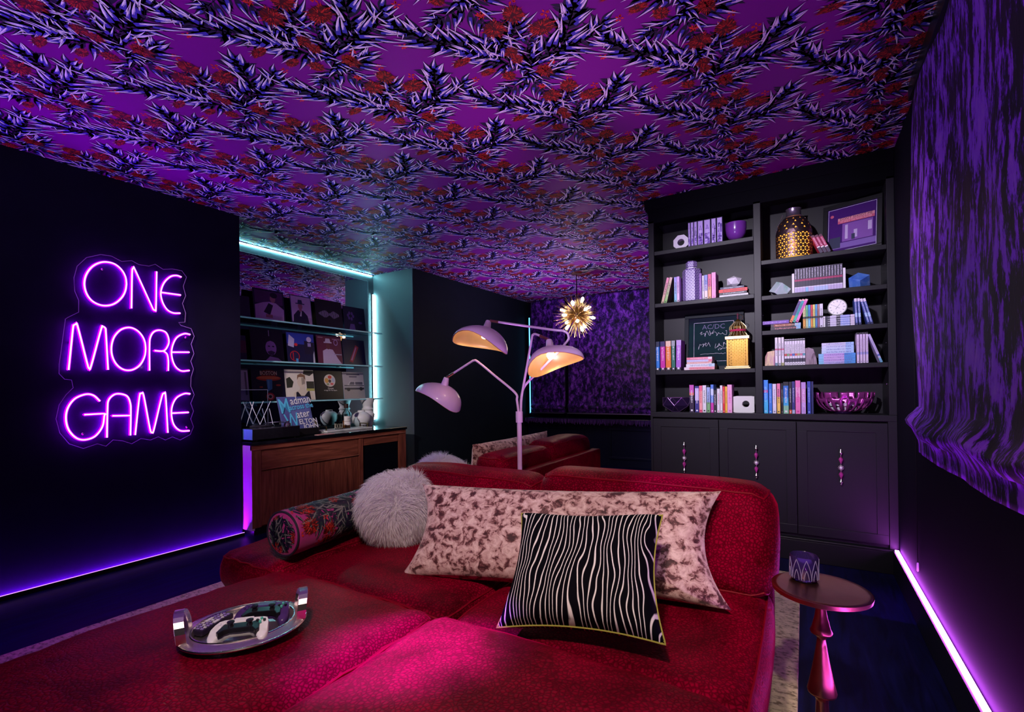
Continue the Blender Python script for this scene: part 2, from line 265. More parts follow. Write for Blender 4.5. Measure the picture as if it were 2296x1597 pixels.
# ------------------------------------------------------------------ wallpaper print on the ceiling
P_DARK = mat('print_leaf_black', (0.010, 0.006, 0.03), 0.6, var=0)
P_BLUE = mat('print_leaf_blue', (0.05, 0.04, 0.40), 0.55, var=0)
P_LITE = mat('print_leaf_lilac', (1.0, 0.95, 1.0), 0.5, var=0)
P_RED = mat('print_flower_red', (0.26, 0.006, 0.004), 0.6, var=0)
P_RED2 = mat('print_flower_ember', (0.75, 0.035, 0.02), 0.6, var=0)
P_MAR = mat('print_flower_maroon', (0.06, 0.002, 0.004), 0.6, var=0)
def motif_layers(seed=3):
    """flat print polygons: list of (layer 0..2, material index, [(u,v)...]); 0 black 1 blue 2 lilac 3 red 4 ember 5 maroon"""
    r = random.Random(seed); out = []
    def strip(pts, ws, lay, mi):
        L = []; Rr = []
        for i, p in enumerate(pts):
            a = pts[max(0, i - 1)]; b = pts[min(len(pts) - 1, i + 1)]
            d = (b - a); d = d.normalized() if d.length > 1e-9 else Vector((1, 0)); n = Vector((-d.y, d.x))
            L.append(p + n * ws[i]); Rr.append(p - n * ws[i])
        for i in range(len(pts) - 1): out.append((lay, mi, [L[i], Rr[i], Rr[i + 1], L[i + 1]]))
    def leaf(base, ang, ln, wd, bend):
        d = Vector((math.cos(ang), math.sin(ang))); n = Vector((-d.y, d.x)); c = []
        for i in range(8):
            t = i / 7; c.append(base + d * (ln * t) + n * (bend * ln * (t ** 2.2)))
        prof = [0.10, 0.60, 0.95, 1.0, 0.82, 0.50, 0.22, 0.02]
        strip(c, [wd * 1.40 * p for p in prof], 0, 0)
        cb = [p for p in c[2:8]]; strip(cb, [wd * 0.62 * p for p in prof[2:8]], 1, 1)
        side = 1 if r.random() < 0.5 else -1
        for off, k, a, b in ((0.30 * side, 0.17, 3, 8), (-0.26 * side, 0.08, 4, 8), (0.02, 0.05, 3, 6)):
            seg = []
            for i in range(a, b):
                t = i / 7; seg.append(c[i] + n * (off * wd * 1.1 * prof[i]))
            strip(seg, [wd * k * (0.35 + prof[i]) * (0.4 if i in (a, b - 1) else 1) for i in range(a, b)], 2, 2)
    def along(pl, step):
        P = bez([(p[0], p[1], 0) for p in pl], 8); P = [Vector((p.x, p.y)) for p in P]; acc = 0; o = []
        for i in range(1, len(P)):
            acc += (P[i] - P[i - 1]).length
            if acc >= step: acc -= step; o.append((P[i], math.atan2(*(P[i] - P[i - 1]).yx), i / len(P)))
        return P, o
    spec = {'main': (0.0055, 0.026, 0.058, 0.3), 'up': (0.004, 0.020, 0.052, 0.2), 'right': (0.0045, 0.0170, 0.086, 0.0), 'right2': (0.0035, 0.018, 0.074, 0.0),
            'left': (0.0045, 0.0180, 0.086, 0.0), 'low': (0.0035, 0.015, 0.070, 0.0), 'mid': (0.003, 0.014, 0.066, 0.0), 'mid2': (0.003, 0.018, 0.045, 0.0),
            'lowr': (0.0035, 0.014, 0.066, 0.0), 'spur': (0.003, 0.016, 0.066, 0.0)}
    for k, pl in STEMS.items():
        w, step, ln, _ = spec[k]
        P, pos = along(pl, step)
        strip(P, [w * (1 - 0.55 * i / len(P)) for i in range(len(P))], 0, 0)
        s = 1
        for p, a, t in pos:
            s = -s; grow = 0.55 + 0.75 * math.sin(PI * min(1, 0.25 + 0.7 * t))
            q = a - s * r.uniform(0.5, 1.5); dl = Vector((math.cos(q), math.sin(q))); strip([p, p + dl * ln * 0.35, p + dl * ln * 0.75, p + dl * ln], [ln * 0.02, ln * 0.11, ln * 0.08, 0.0002], 0, 0)
            leaf(p, a + s * r.uniform(0.65, 1.15) * (1.05 - 0.45 * t), ln * 1.38 * grow * r.uniform(0.75, 1.15), ln * 0.150 * r.uniform(0.85, 1.2), -s * r.uniform(-0.05, 0.32))
            if r.random() < 0.35: leaf(p, a + s * r.uniform(1.2, 1.7), ln * 0.55, ln * 0.10, s * 0.2)
        leaf(P[-1], math.atan2(*(P[-1] - P[-3]).yx), ln * 1.05, ln * 0.14, 0.12)
    for (x, y, a, b) in FLOWERS:
        a *= 0.74; b *= 0.74; c = Vector((x, y))
        out.append((2.5, 5, [c + Vector((a * 0.9 * math.cos(t * PI / 5), b * 0.9 * math.sin(t * PI / 5))) for t in range(10)]))
        for q in range(120):
            t = r.uniform(0, 2 * PI); rr = r.uniform(0.15, 0.95); l = r.uniform(0.22, 0.5)
            d = Vector((a * math.cos(t), b * math.sin(t))); n = Vector((-d.y, d.x)) * 0.040
            out.append((3, 3 if r.random() < 0.62 else 4, [c + d * rr + n, c + d * rr - n, c + d * (rr + l)]))
    for (x, y) in BUDS:
        for q in range(6):
            t = q * PI / 3 + r.random(); c = Vector((x + 0.011 * math.cos(t), y + 0.011 * math.sin(t))); n = Vector((math.cos(t), math.sin(t))); p = Vector((-n.y, n.x))
            out.append((1, 4, [c - n * 0.008, c + p * 0.004, c + n * 0.008, c - p * 0.004]))
    return out
MOTIF = motif_layers()
mo = MB()
for lay, mi, poly in MOTIF:
    mo.add([(p.x, p.y, -0.0010 - 0.0007 * lay) for p in poly], [tuple(range(len(poly)))], mi)
motif_me = mo.mesh('wallpaper_motif', [P_DARK, P_BLUE, P_LITE, P_RED, P_RED2, P_MAR])
for i in range(-2, 6):
    for j in range(-3, 11):
        x = -0.900 - 0.645 * i; y = 1.600 + 0.479 * j
        if x > 0.75 or (x < -3.9 and not (1.7 < y < 4.1)) or y > 6.5: continue
        put('wallpaper_motif', motif_me, ceiling, (x, y, ZC))
# ------------------------------------------------------------------ LED strips
G_VIO = glow('led_violet', (0.26, 0.006, 1.0), 230); G_PUR = glow('led_purple', (0.68, 0.10, 1.0), 58)
G_CYANV = glow('led_cyan_soft', (0.40, 0.94, 1.0), 95); G_CYAN = glow('led_cyan', (0.30, 0.92, 1.0), 95); G_BLUE = glow('led_blue', (0.08, 0.45, 1.0), 5)
def led(name, b, g, label, base):
    t = thing(name, label, 'light strip'); MB().box(*base).build('channel', M_BLACK, t); MB().box(*b).build('diode_band', g, t); return t
led('led_strip', (-3.674, -3.660, -1.55, 2.045, 0.008, 0.011), G_VIO, 'thin violet LED strip along the floor below the neon sign', (-3.680, -3.650, -1.55, 2.05, 0.0, 0.007))
_ls = bpy.data.objects['led_strip']
MB().box(-3.656, -3.651, -1.55, 2.05, 0.007, 0.026).build('front_lip', M_BLACK, _ls)  # added lip that keeps the strip's light off the floor
MB().box(-3.656, -3.651, -1.55, 2.05, 0.026, 0.029).build('glowing_edge', glow('led_violet_edge', (0.62, 0.26, 1.0), 1.7), _ls)
led('led_strip', (0.434, 0.451, -1.55, 3.475, 0.141, 0.147), G_PUR, 'bright pinkish purple LED strip on the right-hand baseboard', (0.4265, 0.4540, -1.55, 3.48, 0.135, 0.141))
led('led_strip', (-4.297, -4.291, 2.06, 3.93, 2.432, 2.440), G_CYAN, 'cyan white LED strip along the top of the mirrored niche', (-4.30, -4.288, 2.05, 3.95, 2.440, 2.449))
led('led_strip', (-4.290, -4.282, 3.932, 3.941, 0.76, 2.22), G_CYANV, 'upright cyan white LED strip down the right edge of the mirrored niche', (-4.30, -4.290, 3.926, 3.946, 0.76, 2.23))
led('led_strip', (-3.64, -3.63, 6.50, 6.51, 0.72, 2.2), G_BLUE, 'upright blue LED strip beside the far window shade', (-3.66, -3.64, 6.49, 6.56, 0.70, 2.2))
# ------------------------------------------------------------------ neon sign
NEON_M = glow('neon_magenta', (0.95, 0.38, 1.0), 2.4)
ns = thing('neon_sign', 'glowing magenta neon sign reading ONE MORE GAME on the black wall', 'neon sign', (-3.68, 0, 0))
MB().prism(NEON_BACK, 0.014, 0.018, 'x').build('acrylic_backing', clear_mat('acrylic', (0.96, 0.95, 1.0), 0.06), ns)
MB().tube([(0.018, p[0], p[1]) for p in NEON_BACK], 0.0016, 5, closed=True).build('acrylic_edge', mat('acrylic_edge', (0.55, 0.3, 0.75), 0.3, emit=(0.35, 0.1, 0.6), es=0.05), ns)  # faint emission stands in for neon light carried to the rim
for nm, strokes in NEON:
    b = MB(); hold = MB(); back = MB()
    for s in strokes:
        b.tube(bez([(0.033, p[0], p[1]) for p in s], 5), 0.0042, 8)
        hold.tube(bez([(0.0255, p[0], p[1]) for p in s], 5), 0.0088, 8); back.tube(bez([(0.0115, p[0], p[1]) for p in s], 5), 0.0022, 5)
    o = b.build('letter_' + nm.lower(), NEON_M, ns, smooth=True)
    back.build('letter_backlight', glow('neon_back', (0.42, 0.0, 1.0), 170), o, smooth=True)  # added hidden emitter that throws the halo on the wall
    hold.build('letter_base', glow('neon_jacket', (0.60, 0.0, 0.92), 1.6), o, smooth=True)
sp = MB()
for (y, z) in ((1.20, 1.86), (1.60, 1.90), (1.05, 1.40), (1.66, 1.48), (1.10, 0.86), (1.66, 0.86)): sp.lathe([(0.007, 0.0), (0.007, 0.02), (0.004, 0.024)], 10, (0.0, y, z), axis='x')
sp.build('standoff', mat('chrome', (0.8, 0.8, 0.82), 0.15, metal=1, var=0.03), ns)
# ------------------------------------------------------------------ window shades
SH_VEL = ramp_mat('shade_velvet_violet', [(0.470, (0.0005, 0.0003, 0.002)), (0.495, (0.03, 0.004, 0.14)), (0.535, (0.36, 0.04, 1.0)), (0.75, (0.60, 0.20, 1.0))], 8.0, (1, 3.0, 0.9), 10, 0.2, rough=0.55, sheen=0.07, sheen_tint=(0.7, 0.25, 1.0), bump=0.5, nrough=0.72)
SH_VELF = ramp_mat('shade_velvet_violet_far', [(0.42, (0.004, 0.001, 0.02)), (0.50, (0.05, 0.01, 0.22)), (0.58, (0.36, 0.07, 0.85)), (0.75, (0.55, 0.25, 1.0))], 13.0, (1.4, 1.4, 0.9), 12, 0.4, rough=0.5, sheen=0.6, sheen_tint=(0.6, 0.4, 1.0), bump=0.5, nrough=0.75)
def shade(parent, name, axis, a0, a1, base, z0, z1, sgn, m, seed, nu=46, nv=70, depth=0.03, hem=0.1):
    """velvet cloth panel: axis 'y' hangs on an x=base plane (sgn = direction to the room), axis 'x' on a y=base plane"""
    b = MB(); vs = []; fs = []
    for i in range(nu + 1):
        u = i / nu; a = a0 + (a1 - a0) * u
        for j in range(nv + 1):
            v = j / nv; z = z0 + (z1 - z0) * v
            n1 = mnoise.noise((a * 3.0 + seed, z * 1.2, seed)) ; n2 = mnoise.noise((a * 9 + seed, z * 3.5, 2.0))
            off = depth * (0.6 + 0.5 * n1) + 0.006 * n2
            hz = (z - z0) / hem
            if hz < 2.2: off += 0.045 * math.exp(-((hz - 1.25) / 0.42) ** 2) * (1 + 0.7 * mnoise.noise((a * 6, seed, 4.0)))
            zz = z + (0.030 * mnoise.noise((a * 4.2, seed, 9.0)) if 0.8 < hz < 2.0 else 0)
            p = (base + sgn * off, a, zz) if axis == 'y' else (a, base + sgn * off, zz)
            vs.append(p)
    for i in range(nu):
        for j in range(nv):
            k = i * (nv + 1) + j; fs.append((k, k + nv + 1, k + nv + 2, k + 1))
    return b.add(vs, fs).build(name, m, parent, smooth=True, angle=None, solid=0.004)
t = thing('roman_shade', 'dark violet crushed velvet roman shade over the right-hand window', 'window shade')
shade(t, 'shade_cloth', 'y', 0.62, 2.78, 0.456, 0.79, 2.44, -1, SH_VEL, 1.3, 60, 90, 0.045, 0.10)
MB().box(0.42, 0.458, 0.60, 2.80, 2.38, 2.448).build('headrail', M_BLACK, t)
t = thing('roman_shade', 'wide violet crushed velvet shade beside the sunburst pendant on the far wall', 'window shade')
shade(t, 'shade_cloth', 'x', -2.98, -1.05, 6.52, 0.735, 2.44, -1, SH_VELF, 5.1, 50, 70, 0.035, 0.07)
MB().box(-2.98, -1.0, 6.44, 6.55, 0.722, 0.735).build('hem_bar', mat('steel_bar', (0.6, 0.6, 0.65), 0.3, metal=1), t)
t = thing('roman_shade', 'narrow violet crushed velvet shade in the far left corner', 'window shade')
shade(t, 'shade_cloth', 'x', -3.60, -3.03, 6.52, 0.735, 2.44, -1, SH_VELF, 8.7, 24, 70, 0.03, 0.07)
MB().box(-3.60, -3.03, 6.44, 6.55, 0.722, 0.735).build('hem_bar', MATS['steel_bar'], t)
fr = MB()
for i in range(170):
    x = -3.64 + 2.66 * i / 170; w = R.uniform(0.006, 0.012); l = R.uniform(0.05, 0.085)
    fr.tube([(x, 6.352, 0.655), (x + R.uniform(-0.004, 0.004), 6.347, 0.655 - l * 0.5), (x + R.uniform(-0.008, 0.008), 6.345, 0.655 - l)], [w * 0.4, w * 0.5, w * 0.35], 4)
fo = tag(fr.build('fringe_trim', mat('fringe_violet', (0.20, 0.07, 0.42), 0.7, var=0.4, vscale=60)), 'violet tassel fringe hanging along the far window sill', 'fringe'); fo['kind'] = 'stuff'
t = thing('pull_cord', 'thin dark pull cord with a pale tip beside the right-hand shade', 'cord', (0.452, 2.95, 0))
MB().tube([(0, 0, 2.4), (0, 0, 1.2), (0.002, 0.004, 0.24)], 0.0018, 5).build('cord', M_BLACK, t); MB().lathe([(0.001, 0.20), (0.005, 0.205), (0.004, 0.24), (0.001, 0.245)], 8, (0.002, 0.004, 0)).build('tip', mat('cord_tip', (0.7, 0.68, 0.75), 0.3), t)
# ------------------------------------------------------------------ rug
rg = tag(MB().box(-2.86, -0.03, -0.9, 3.20, 0.0, 0.016).build('area_rug', ramp_mat('rug_tan', [(0.36, (0.22, 0.17, 0.09)), (0.48, (0.68, 0.58, 0.36)), (0.65, (0.85, 0.75, 0.50))], 40, (1, 1.6, 1), 8, 0.3, rough=0.95, sheen=0.2, bump=1.0), bevel=0.004), 'tan shag area rug under the red sectional', 'rug')
# ================================================================== SECTIONAL SOFA
def velvet_red():
    m = bpy.data.materials.new('velvet_red_croc'); m.use_nodes = True; nt = m.node_tree; b = nt.nodes['Principled BSDF']
    tc = N(nt, 'ShaderNodeTexCoord'); vo = N(nt, 'ShaderNodeTexVoronoi', feature='DISTANCE_TO_EDGE'); vo.inputs['Scale'].default_value = 100
    dn = N(nt, 'ShaderNodeTexNoise'); dn.inputs['Scale'].default_value = 5; dn.inputs['Detail'].default_value = 4
    mix = N(nt, 'ShaderNodeMix', data_type='RGBA', blend_type='MIX'); mix.inputs[0].default_value = 0.03
    nt.links.new(tc.outputs['Object'], mix.inputs[6]); nt.links.new(dn.outputs[1], mix.inputs[7]); nt.links.new(tc.outputs['Object'], dn.inputs['Vector'])
    nt.links.new(mix.outputs[2], vo.inputs['Vector'])
    r1 = N(nt, 'ShaderNodeMapRange'); r1.inputs[2].default_value = 0.28; nt.links.new(vo.outputs[0], r1.inputs[0])
    pile = N(nt, 'ShaderNodeTexNoise'); pile.inputs['Scale'].default_value = 3.2; pile.inputs['Detail'].default_value = 6; pile.inputs['Distortion'].default_value = 1.0
    nt.links.new(tc.outputs['Object'], pile.inputs['Vector'])
    cr = N(nt, 'ShaderNodeValToRGB'); e = cr.color_ramp.elements; e[0].position = 0.32; e[0].color = (0.09, 0.0004, 0.007, 1); e[1].position = 0.68; e[1].color = (0.40, 0.0006, 0.034, 1)
    nt.links.new(pile.outputs[0], cr.inputs[0])
    mx = N(nt, 'ShaderNodeMix', data_type='RGBA', blend_type='MULTIPLY'); mx.inputs[0].default_value = 0.70
    nt.links.new(cr.outputs[0], mx.inputs[6]); nt.links.new(r1.outputs[0], mx.inputs[7]); nt.links.new(mx.outputs[2], b.inputs['Base Color'])
    bp = N(nt, 'ShaderNodeBump'); bp.inputs['Strength'].default_value = 0.35; bp.inputs['Distance'].default_value = 0.002
    nt.links.new(r1.outputs[0], bp.inputs['Height']); nt.links.new(bp.outputs[0], b.inputs['Normal'])
    b.inputs['Roughness'].default_value = 0.42; b.inputs['Specular IOR Level'].default_value = 0.10; b.inputs['Specular Tint'].default_value = (1, 0.08, 0.25, 1)
    b.inputs['Sheen Weight'].default_value = 0.30; b.inputs['Sheen Tint'].default_value = (1, 0.004, 0.06, 1); b.inputs['Sheen Roughness'].default_value = 0.4
    MATS['velvet_red'] = m; return m
VEL = velvet_red()
PIPE = mat('velvet_red_piping', (0.22, 0.001, 0.014), 0.5, var=0.2, vscale=80, spec=0.1)
def cushion(name, parent, x0, x1, y0, y1, z0, z1, r=0.06, dome=0.03, wr=0.012, seed=0, n=26, side=0.015, pipe=True, tilt=0.0):
    """puffy box cushion with domed top, wrinkled edges and piping on its seams"""
    cx, cy, cz = (x0 + x1) / 2, (y0 + y1) / 2, (z0 + z1) / 2; hx, hy, hz = (x1 - x0) / 2, (y1 - y0) / 2, (z1 - z0) / 2; r = min(r, hz * 0.98, hy * .98, hx * .98)
    def warp(u): return math.copysign(abs(u) ** 0.62, u)
    def sh(p):
        q = Vector((p[0] * hx, p[1] * hy, p[2] * hz))
        c = Vector((max(-hx + r, min(hx - r, q.x)), max(-hy + r, min(hy - r, q.y)), max(-hz + r, min(hz - r, q.z)))); d = q - c
        if d.length > 1e-9: q = c + d.normalized() * r if max(abs(d.x), abs(d.y), abs(d.z)) > 0 else q
        fx = max(0, 1 - (q.x / hx) ** 2); fy = max(0, 1 - (q.y / hy) ** 2); fz = max(0, 1 - (q.z / hz) ** 2)
        if p[2] > 0: q.z += dome * (fx * fy) ** 0.55 * p[2]
        q.x += math.copysign(side * fy * fz, q.x) * abs(p[0]) ** 3; q.y += math.copysign(side * fx * fz, q.y) * abs(p[1]) ** 3
        edge = max(abs(q.x) / hx, abs(q.y) / hy) ** 4
        w = mnoise.noise((q.x * 22 + seed * 3.1, q.y * 6, q.z * 8)) * (abs(p[1]) ** 4) + mnoise.noise((q.y * 22 + seed, q.x * 6, q.z * 8)) * (abs(p[0]) ** 4)
        big = mnoise.noise((q.x * 3.2 + seed * 7, q.y * 3.2, seed))
        q.z += wr * (0.55 * w * edge * 1.6 + 0.8 * big * (1 if p[2] > 0 else 0))
        if tilt: q.y += tilt * (q.z / hz)
        return (cx + q.x, cy + q.y, cz + q.z)
    b = MB(); gr = [warp(-1 + 2 * i / n) for i in range(n + 1)]; gz = [warp(-1 + 2 * i / 8) for i in range(9)]
    for ax, sg in ((2, 1), (2, -1), (0, 1), (0, -1), (1, 1), (1, -1)):
        A = gr; B = gr if ax == 2 else gz; vs = []; fs = []
        for a in A:
            for c in B:
                p = {2: (a, c, sg), 0: (sg, a, c), 1: (a, sg, c)}[ax]; vs.append(sh(p))
        nb = len(B)
        for i in range(len(A) - 1):
            for j in range(nb - 1):
                f = (i * nb + j, (i + 1) * nb + j, (i + 1) * nb + j + 1, i * nb + j + 1)
                flip = (sg < 0) != (ax == 1)
                fs.append(f[::-1] if flip else f)
        b.add(vs, fs)
    me = b.mesh(name, VEL, True)
    import bmesh
    bm = bmesh.new(); bm.from_mesh(me); bmesh.ops.remove_doubles(bm, verts=bm.verts, dist=0.0004); bmesh.ops.recalc_face_normals(bm, faces=bm.faces); bm.to_mesh(me); bm.free()
    o = put(name, me, parent)
    if pipe:
        k = MB(); rr = r * 0.29
        for zz in (1, -1):
            pts = []; k = MB()
            for s, (ux, uy) in enumerate(((-1, -1), (1, -1), (1, 1), (-1, 1))):
                vx, vy = ((1, -1), (1, 1), (-1, 1), (-1, -1))[s]
                for i in range(14):
                    t = i / 14; a = ux + (vx - ux) * t; c = uy + (vy - uy) * t
                    p = sh((a, c, zz * 1.0)); pts.append(p)
            k.tube(pts, 0.0042, 6, closed=True); k.build('piping', PIPE, o, smooth=True)
    return o
def block(parent, b): return MB().box(*b).build('base', VEL, parent, bevel=0.02, seg=3)
def feet(parent, x0, x1, y0, y1):
    for fx in (x0 + 0.06, x1 - 0.06):
        for fy in (y0 + 0.06, y1 - 0.06): MB().lathe([(0.02, 0.017), (0.026, 0.07)], 12, (fx, fy, 0)).build('foot', M_BLACK, parent)
t = thing('sofa_module', 'red velvet ottoman module with the silver tray on top', 'sofa', group='red velvet sectional')
cushion('seat_cushion', t, -1.735, -0.935, 0.12, 1.115, 0.24, 0.425, seed=1, dome=0.035, wr=0.016); block(t, (-1.72, -0.95, 0.14, 1.10, 0.07, 0.245)); feet(t, -1.72, -0.95, 0.14, 1.10)
t = thing('sofa_module', 'red velvet ottoman module with pink sheen nearest the viewer', 'sofa', group='red velvet sectional')
cushion('seat_cushion', t, -0.93, -0.095, 0.12, 1.10, 0.25, 0.445, r=0.075, dome=0.055, wr=0.015, seed=2); block(t, (-0.915, -0.11, 0.14, 1.08, 0.07, 0.255)); feet(t, -0.915, -0.11, 0.14, 1.08)
t = thing('sofa_module', 'red velvet seat module with back cushion under the patterned pillows', 'sofa', group='red velvet sectional')
cushion('seat_cushion', t, -0.93, -0.095, 1.105, 1.86, 0.24, 0.405, seed=3, dome=0.022, wr=0.012); block(t, (-0.915, -0.11, 1.12, 2.0, 0.07, 0.245)); feet(t, -0.915, -0.11, 1.12, 1.98)
cushion('back_cushion', t, -0.955, -0.088, 1.725, 1.93, 0.395, 0.755, r=0.075, dome=0.012, wr=0.010, seed=4, tilt=0.03)
MB().box(-0.94, -0.10, 1.925, 2.01, 0.20, 0.66).build('back_frame', VEL, t, bevel=0.02, seg=3)
t = thing('sofa_module', 'red velvet seat module with back cushion beside the white fur pillow', 'sofa', group='red velvet sectional')
cushion('seat_cushion', t, -1.735, -0.935, 1.12, 1.86, 0.23, 0.405, seed=5, dome=0.025, wr=0.016); block(t, (-1.72, -0.95, 1.13, 2.0, 0.07, 0.235)); feet(t, -1.72, -0.95, 1.13, 1.98)
cushion('back_cushion', t, -1.765, -0.965, 1.725, 1.93, 0.395, 0.715, r=0.075, dome=0.012, wr=0.012, seed=6, tilt=0.03)
MB().box(-1.72, -0.95, 1.925, 2.01, 0.20, 0.64).build('back_frame', VEL, t, bevel=0.02, seg=3)
t = thing('sofa_module', 'red velvet low arm module under the floral bolster at the left end', 'sofa', group='red velvet sectional')
cushion('seat_cushion', t, -2.16, -1.745, 1.085, 2.0, 0.255, 0.41, seed=8, dome=0.035, wr=0.012); block(t, (-2.13, -1.76, 1.11, 1.98, 0.07, 0.26)); feet(t, -2.13, -1.76, 1.11, 1.98)
# ------------------------------------------------------------------ pillows
def frame_of(BL, BR, TL, TR):
    BL, BR, TL, TR = map(Vector, (BL, BR, TL, TR)); c = (BL + BR + TL + TR) / 4
    X = ((BR + TR) - (BL + TL)).normalized(); Zr = (TL + TR) - (BL + BR); Z = (Zr - X * Zr.dot(X)).normalized(); Y = Z.cross(X)
    m = Matrix((X, Y, Z)).transposed().to_4x4(); m.translation = c
    return m, ((BR + TR) - (BL + TL)).length / 2, Zr.length / 2
def pillow_pts(w, h, th, seed, n, pinch, ear, sgn, sk=0.0, wr=0.01):
    vs = []
    for i in range(n + 1):
        u = -1 + 2 * i / n; u = math.copysign(abs(u) ** 0.8, u)
        for j in range(n + 1):
            v = -1 + 2 * j / n; v = math.copysign(abs(v) ** 0.8, v)
            x = w / 2 * u * (1 - pinch * (1 - v * v) * abs(u)) ; z = h / 2 * v * (1 - pinch * (1 - u * u) * abs(v))
            e = (max(0, 1 - u ** 4) * max(0, 1 - v ** 4)); y = -sgn * th / 2 * e ** ear
            q = mnoise.noise((x * 14 + seed, z * 14, sgn)) * wr + mnoise.noise((x * 5 + seed, z * 5, sgn * 2)) * wr * 1.4
            y += q * e; x += sk * z
            vs.append((x, y, z))
    return vs
def pillow(o, w, h, th, m, seed, pinch=0.07, ear=0.5, n=30, pipe=None, name='pillow_cover', wr=0.01):
    b = MB()
    for sgn in (1, -1):
        vs = pillow_pts(w, h, th, seed, n, pinch, ear, sgn, wr=wr); fs = []
        for i in range(n):
            for j in range(n):
                k = i * (n + 1) + j; f = (k, k + n + 1, k + n + 2, k + 1); fs.append(f if sgn > 0 else f[::-1])
        b.add(vs, fs)
    p = b.build(name, m, o, smooth=True, angle=None)
    if pipe:
        vs = pillow_pts(w, h, th, seed, n, pinch, ear, 1, wr=wr); N1 = n + 1
        per = [i * N1 for i in range(N1)] + [n * N1 + j for j in range(1, N1)] + [i * N1 + n for i in range(n - 1, -1, -1)] + [j for j in range(n - 1, 0, -1)]
        MB().tube([vs[i] for i in per], 0.0030, 6, closed=True).build('piping', pipe, p, smooth=True)
    return p
CRUSH = ramp_mat('crushed_velvet_blush', [(0.385, (0.05, 0.010, 0.014)), (0.445, (0.20, 0.07, 0.075)), (0.485, (0.56, 0.34, 0.33)), (0.62, (0.85, 0.64, 0.62))], 30, (1.0, 1, 1.2), 12, 0.5, rough=0.5, sheen=0.5, sheen_tint=(1, 0.8, 0.8), bump=0.55, nrough=0.68)
m4, w, h = frame_of((-1.30, 1.275, 0.425), (-0.20, 1.545, 0.425), (-1.325, 1.50, 0.690), (-0.225, 1.69, 0.765))
t = thing('lumbar_pillow', 'long blush crushed velvet lumbar pillow leaning on the red back cushions', 'pillow'); t.matrix_world = m4
pillow(t, w, h * 1.02, 0.15, CRUSH, 3.3, pinch=0.11, ear=0.45, n=40, wr=0.007)
def zebra():
    m = bpy.data.materials.new('wood_grain_black_white'); m.use_nodes = True; nt = m.node_tree; b = nt.nodes['Principled BSDF']
    tc = N(nt, 'ShaderNodeTexCoord'); mp = N(nt, 'ShaderNodeMapping'); mp.inputs['Scale'].default_value = (9, 1, 3.6)
    ns = N(nt, 'ShaderNodeTexNoise'); ns.inputs['Scale'].default_value = 1.0; ns.inputs['Detail'].default_value = 2.2; ns.inputs['Roughness'].default_value = 0.45
    nt.links.new(tc.outputs['Object'], mp.inputs[0]); nt.links.new(mp.outputs[0], ns.inputs['Vector'])
    sx = N(nt, 'ShaderNodeSeparateXYZ'); nt.links.new(tc.outputs['Object'], sx.inputs[0])
    a = N(nt, 'ShaderNodeMath', operation='MULTIPLY_ADD'); a.inputs[1].default_value = 72.0
    k = N(nt, 'ShaderNodeMath', operation='MULTIPLY'); k.inputs[1].default_value = 9.5; nt.links.new(ns.outputs[0], k.inputs[0])
    nt.links.new(sx.outputs[0], a.inputs[0]); nt.links.new(k.outputs[0], a.inputs[2])
    f = N(nt, 'ShaderNodeMath', operation='PINGPONG'); f.inputs[1].default_value = 0.5; nt.links.new(a.outputs[0], f.inputs[0])
    cr = N(nt, 'ShaderNodeValToRGB'); e = cr.color_ramp.elements; e[0].position = 0.07; e[0].color = (0.92, 0.90, 0.86, 1); e[1].position = 0.13; e[1].color = (0.0015, 0.0015, 0.004, 1)
    nt.links.new(f.outputs[0], cr.inputs[0]); nt.links.new(cr.outputs[0], b.inputs['Base Color'])
    bp = N(nt, 'ShaderNodeBump'); bp.inputs['Strength'].default_value = 0.3; bp.inputs['Distance'].default_value = 0.002; nt.links.new(f.outputs[0], bp.inputs['Height']); nt.links.new(bp.outputs[0], b.inputs['Normal'])
    b.inputs['Roughness'].default_value = 0.8; b.inputs['Specular IOR Level'].default_value = 0.08; return m
m4, w, h = frame_of((-0.725, 1.072, 0.462), (-0.280, 1.178, 0.466), (-0.775, 1.345, 0.680), (-0.365, 1.405, 0.735))
t = thing('throw_pillow', 'black square pillow with white wood-grain lines and yellow piping', 'pillow'); t.matrix_world = m4
pillow(t, w, h, 0.14, zebra(), 9.1, pinch=0.12, ear=0.40, n=36, pipe=mat('piping_chartreuse', (0.38, 0.37, 0.06), 0.7), wr=0.006)
def fur_mat():
    m = bpy.data.materials.new('fur_white'); m.use_nodes = True; nt = m.node_tree; nt.nodes.clear()
    o = N(nt, 'ShaderNodeOutputMaterial'); d = N(nt, 'ShaderNodeBsdfDiffuse'); t = N(nt, 'ShaderNodeBsdfTranslucent'); x = N(nt, 'ShaderNodeMixShader')
    no = N(nt, 'ShaderNodeTexNoise'); no.inputs['Scale'].default_value = 30; cr = N(nt, 'ShaderNodeValToRGB'); e = cr.color_ramp.elements
    e[0].color = (0.92, 0.88, 0.95, 1); e[1].color = (1.0, 0.97, 1.0, 1); nt.links.new(no.outputs[0], cr.inputs[0])
    nt.links.new(cr.outputs[0], d.inputs[0]); nt.links.new(cr.outputs[0], t.inputs[0]); x.inputs[0].default_value = 0.5
    nt.links.new(d.outputs[0], x.inputs[1]); nt.links.new(t.outputs[0], x.inputs[2]); nt.links.new(x.outputs[0], o.inputs[0]); return m
FUR = fur_mat()
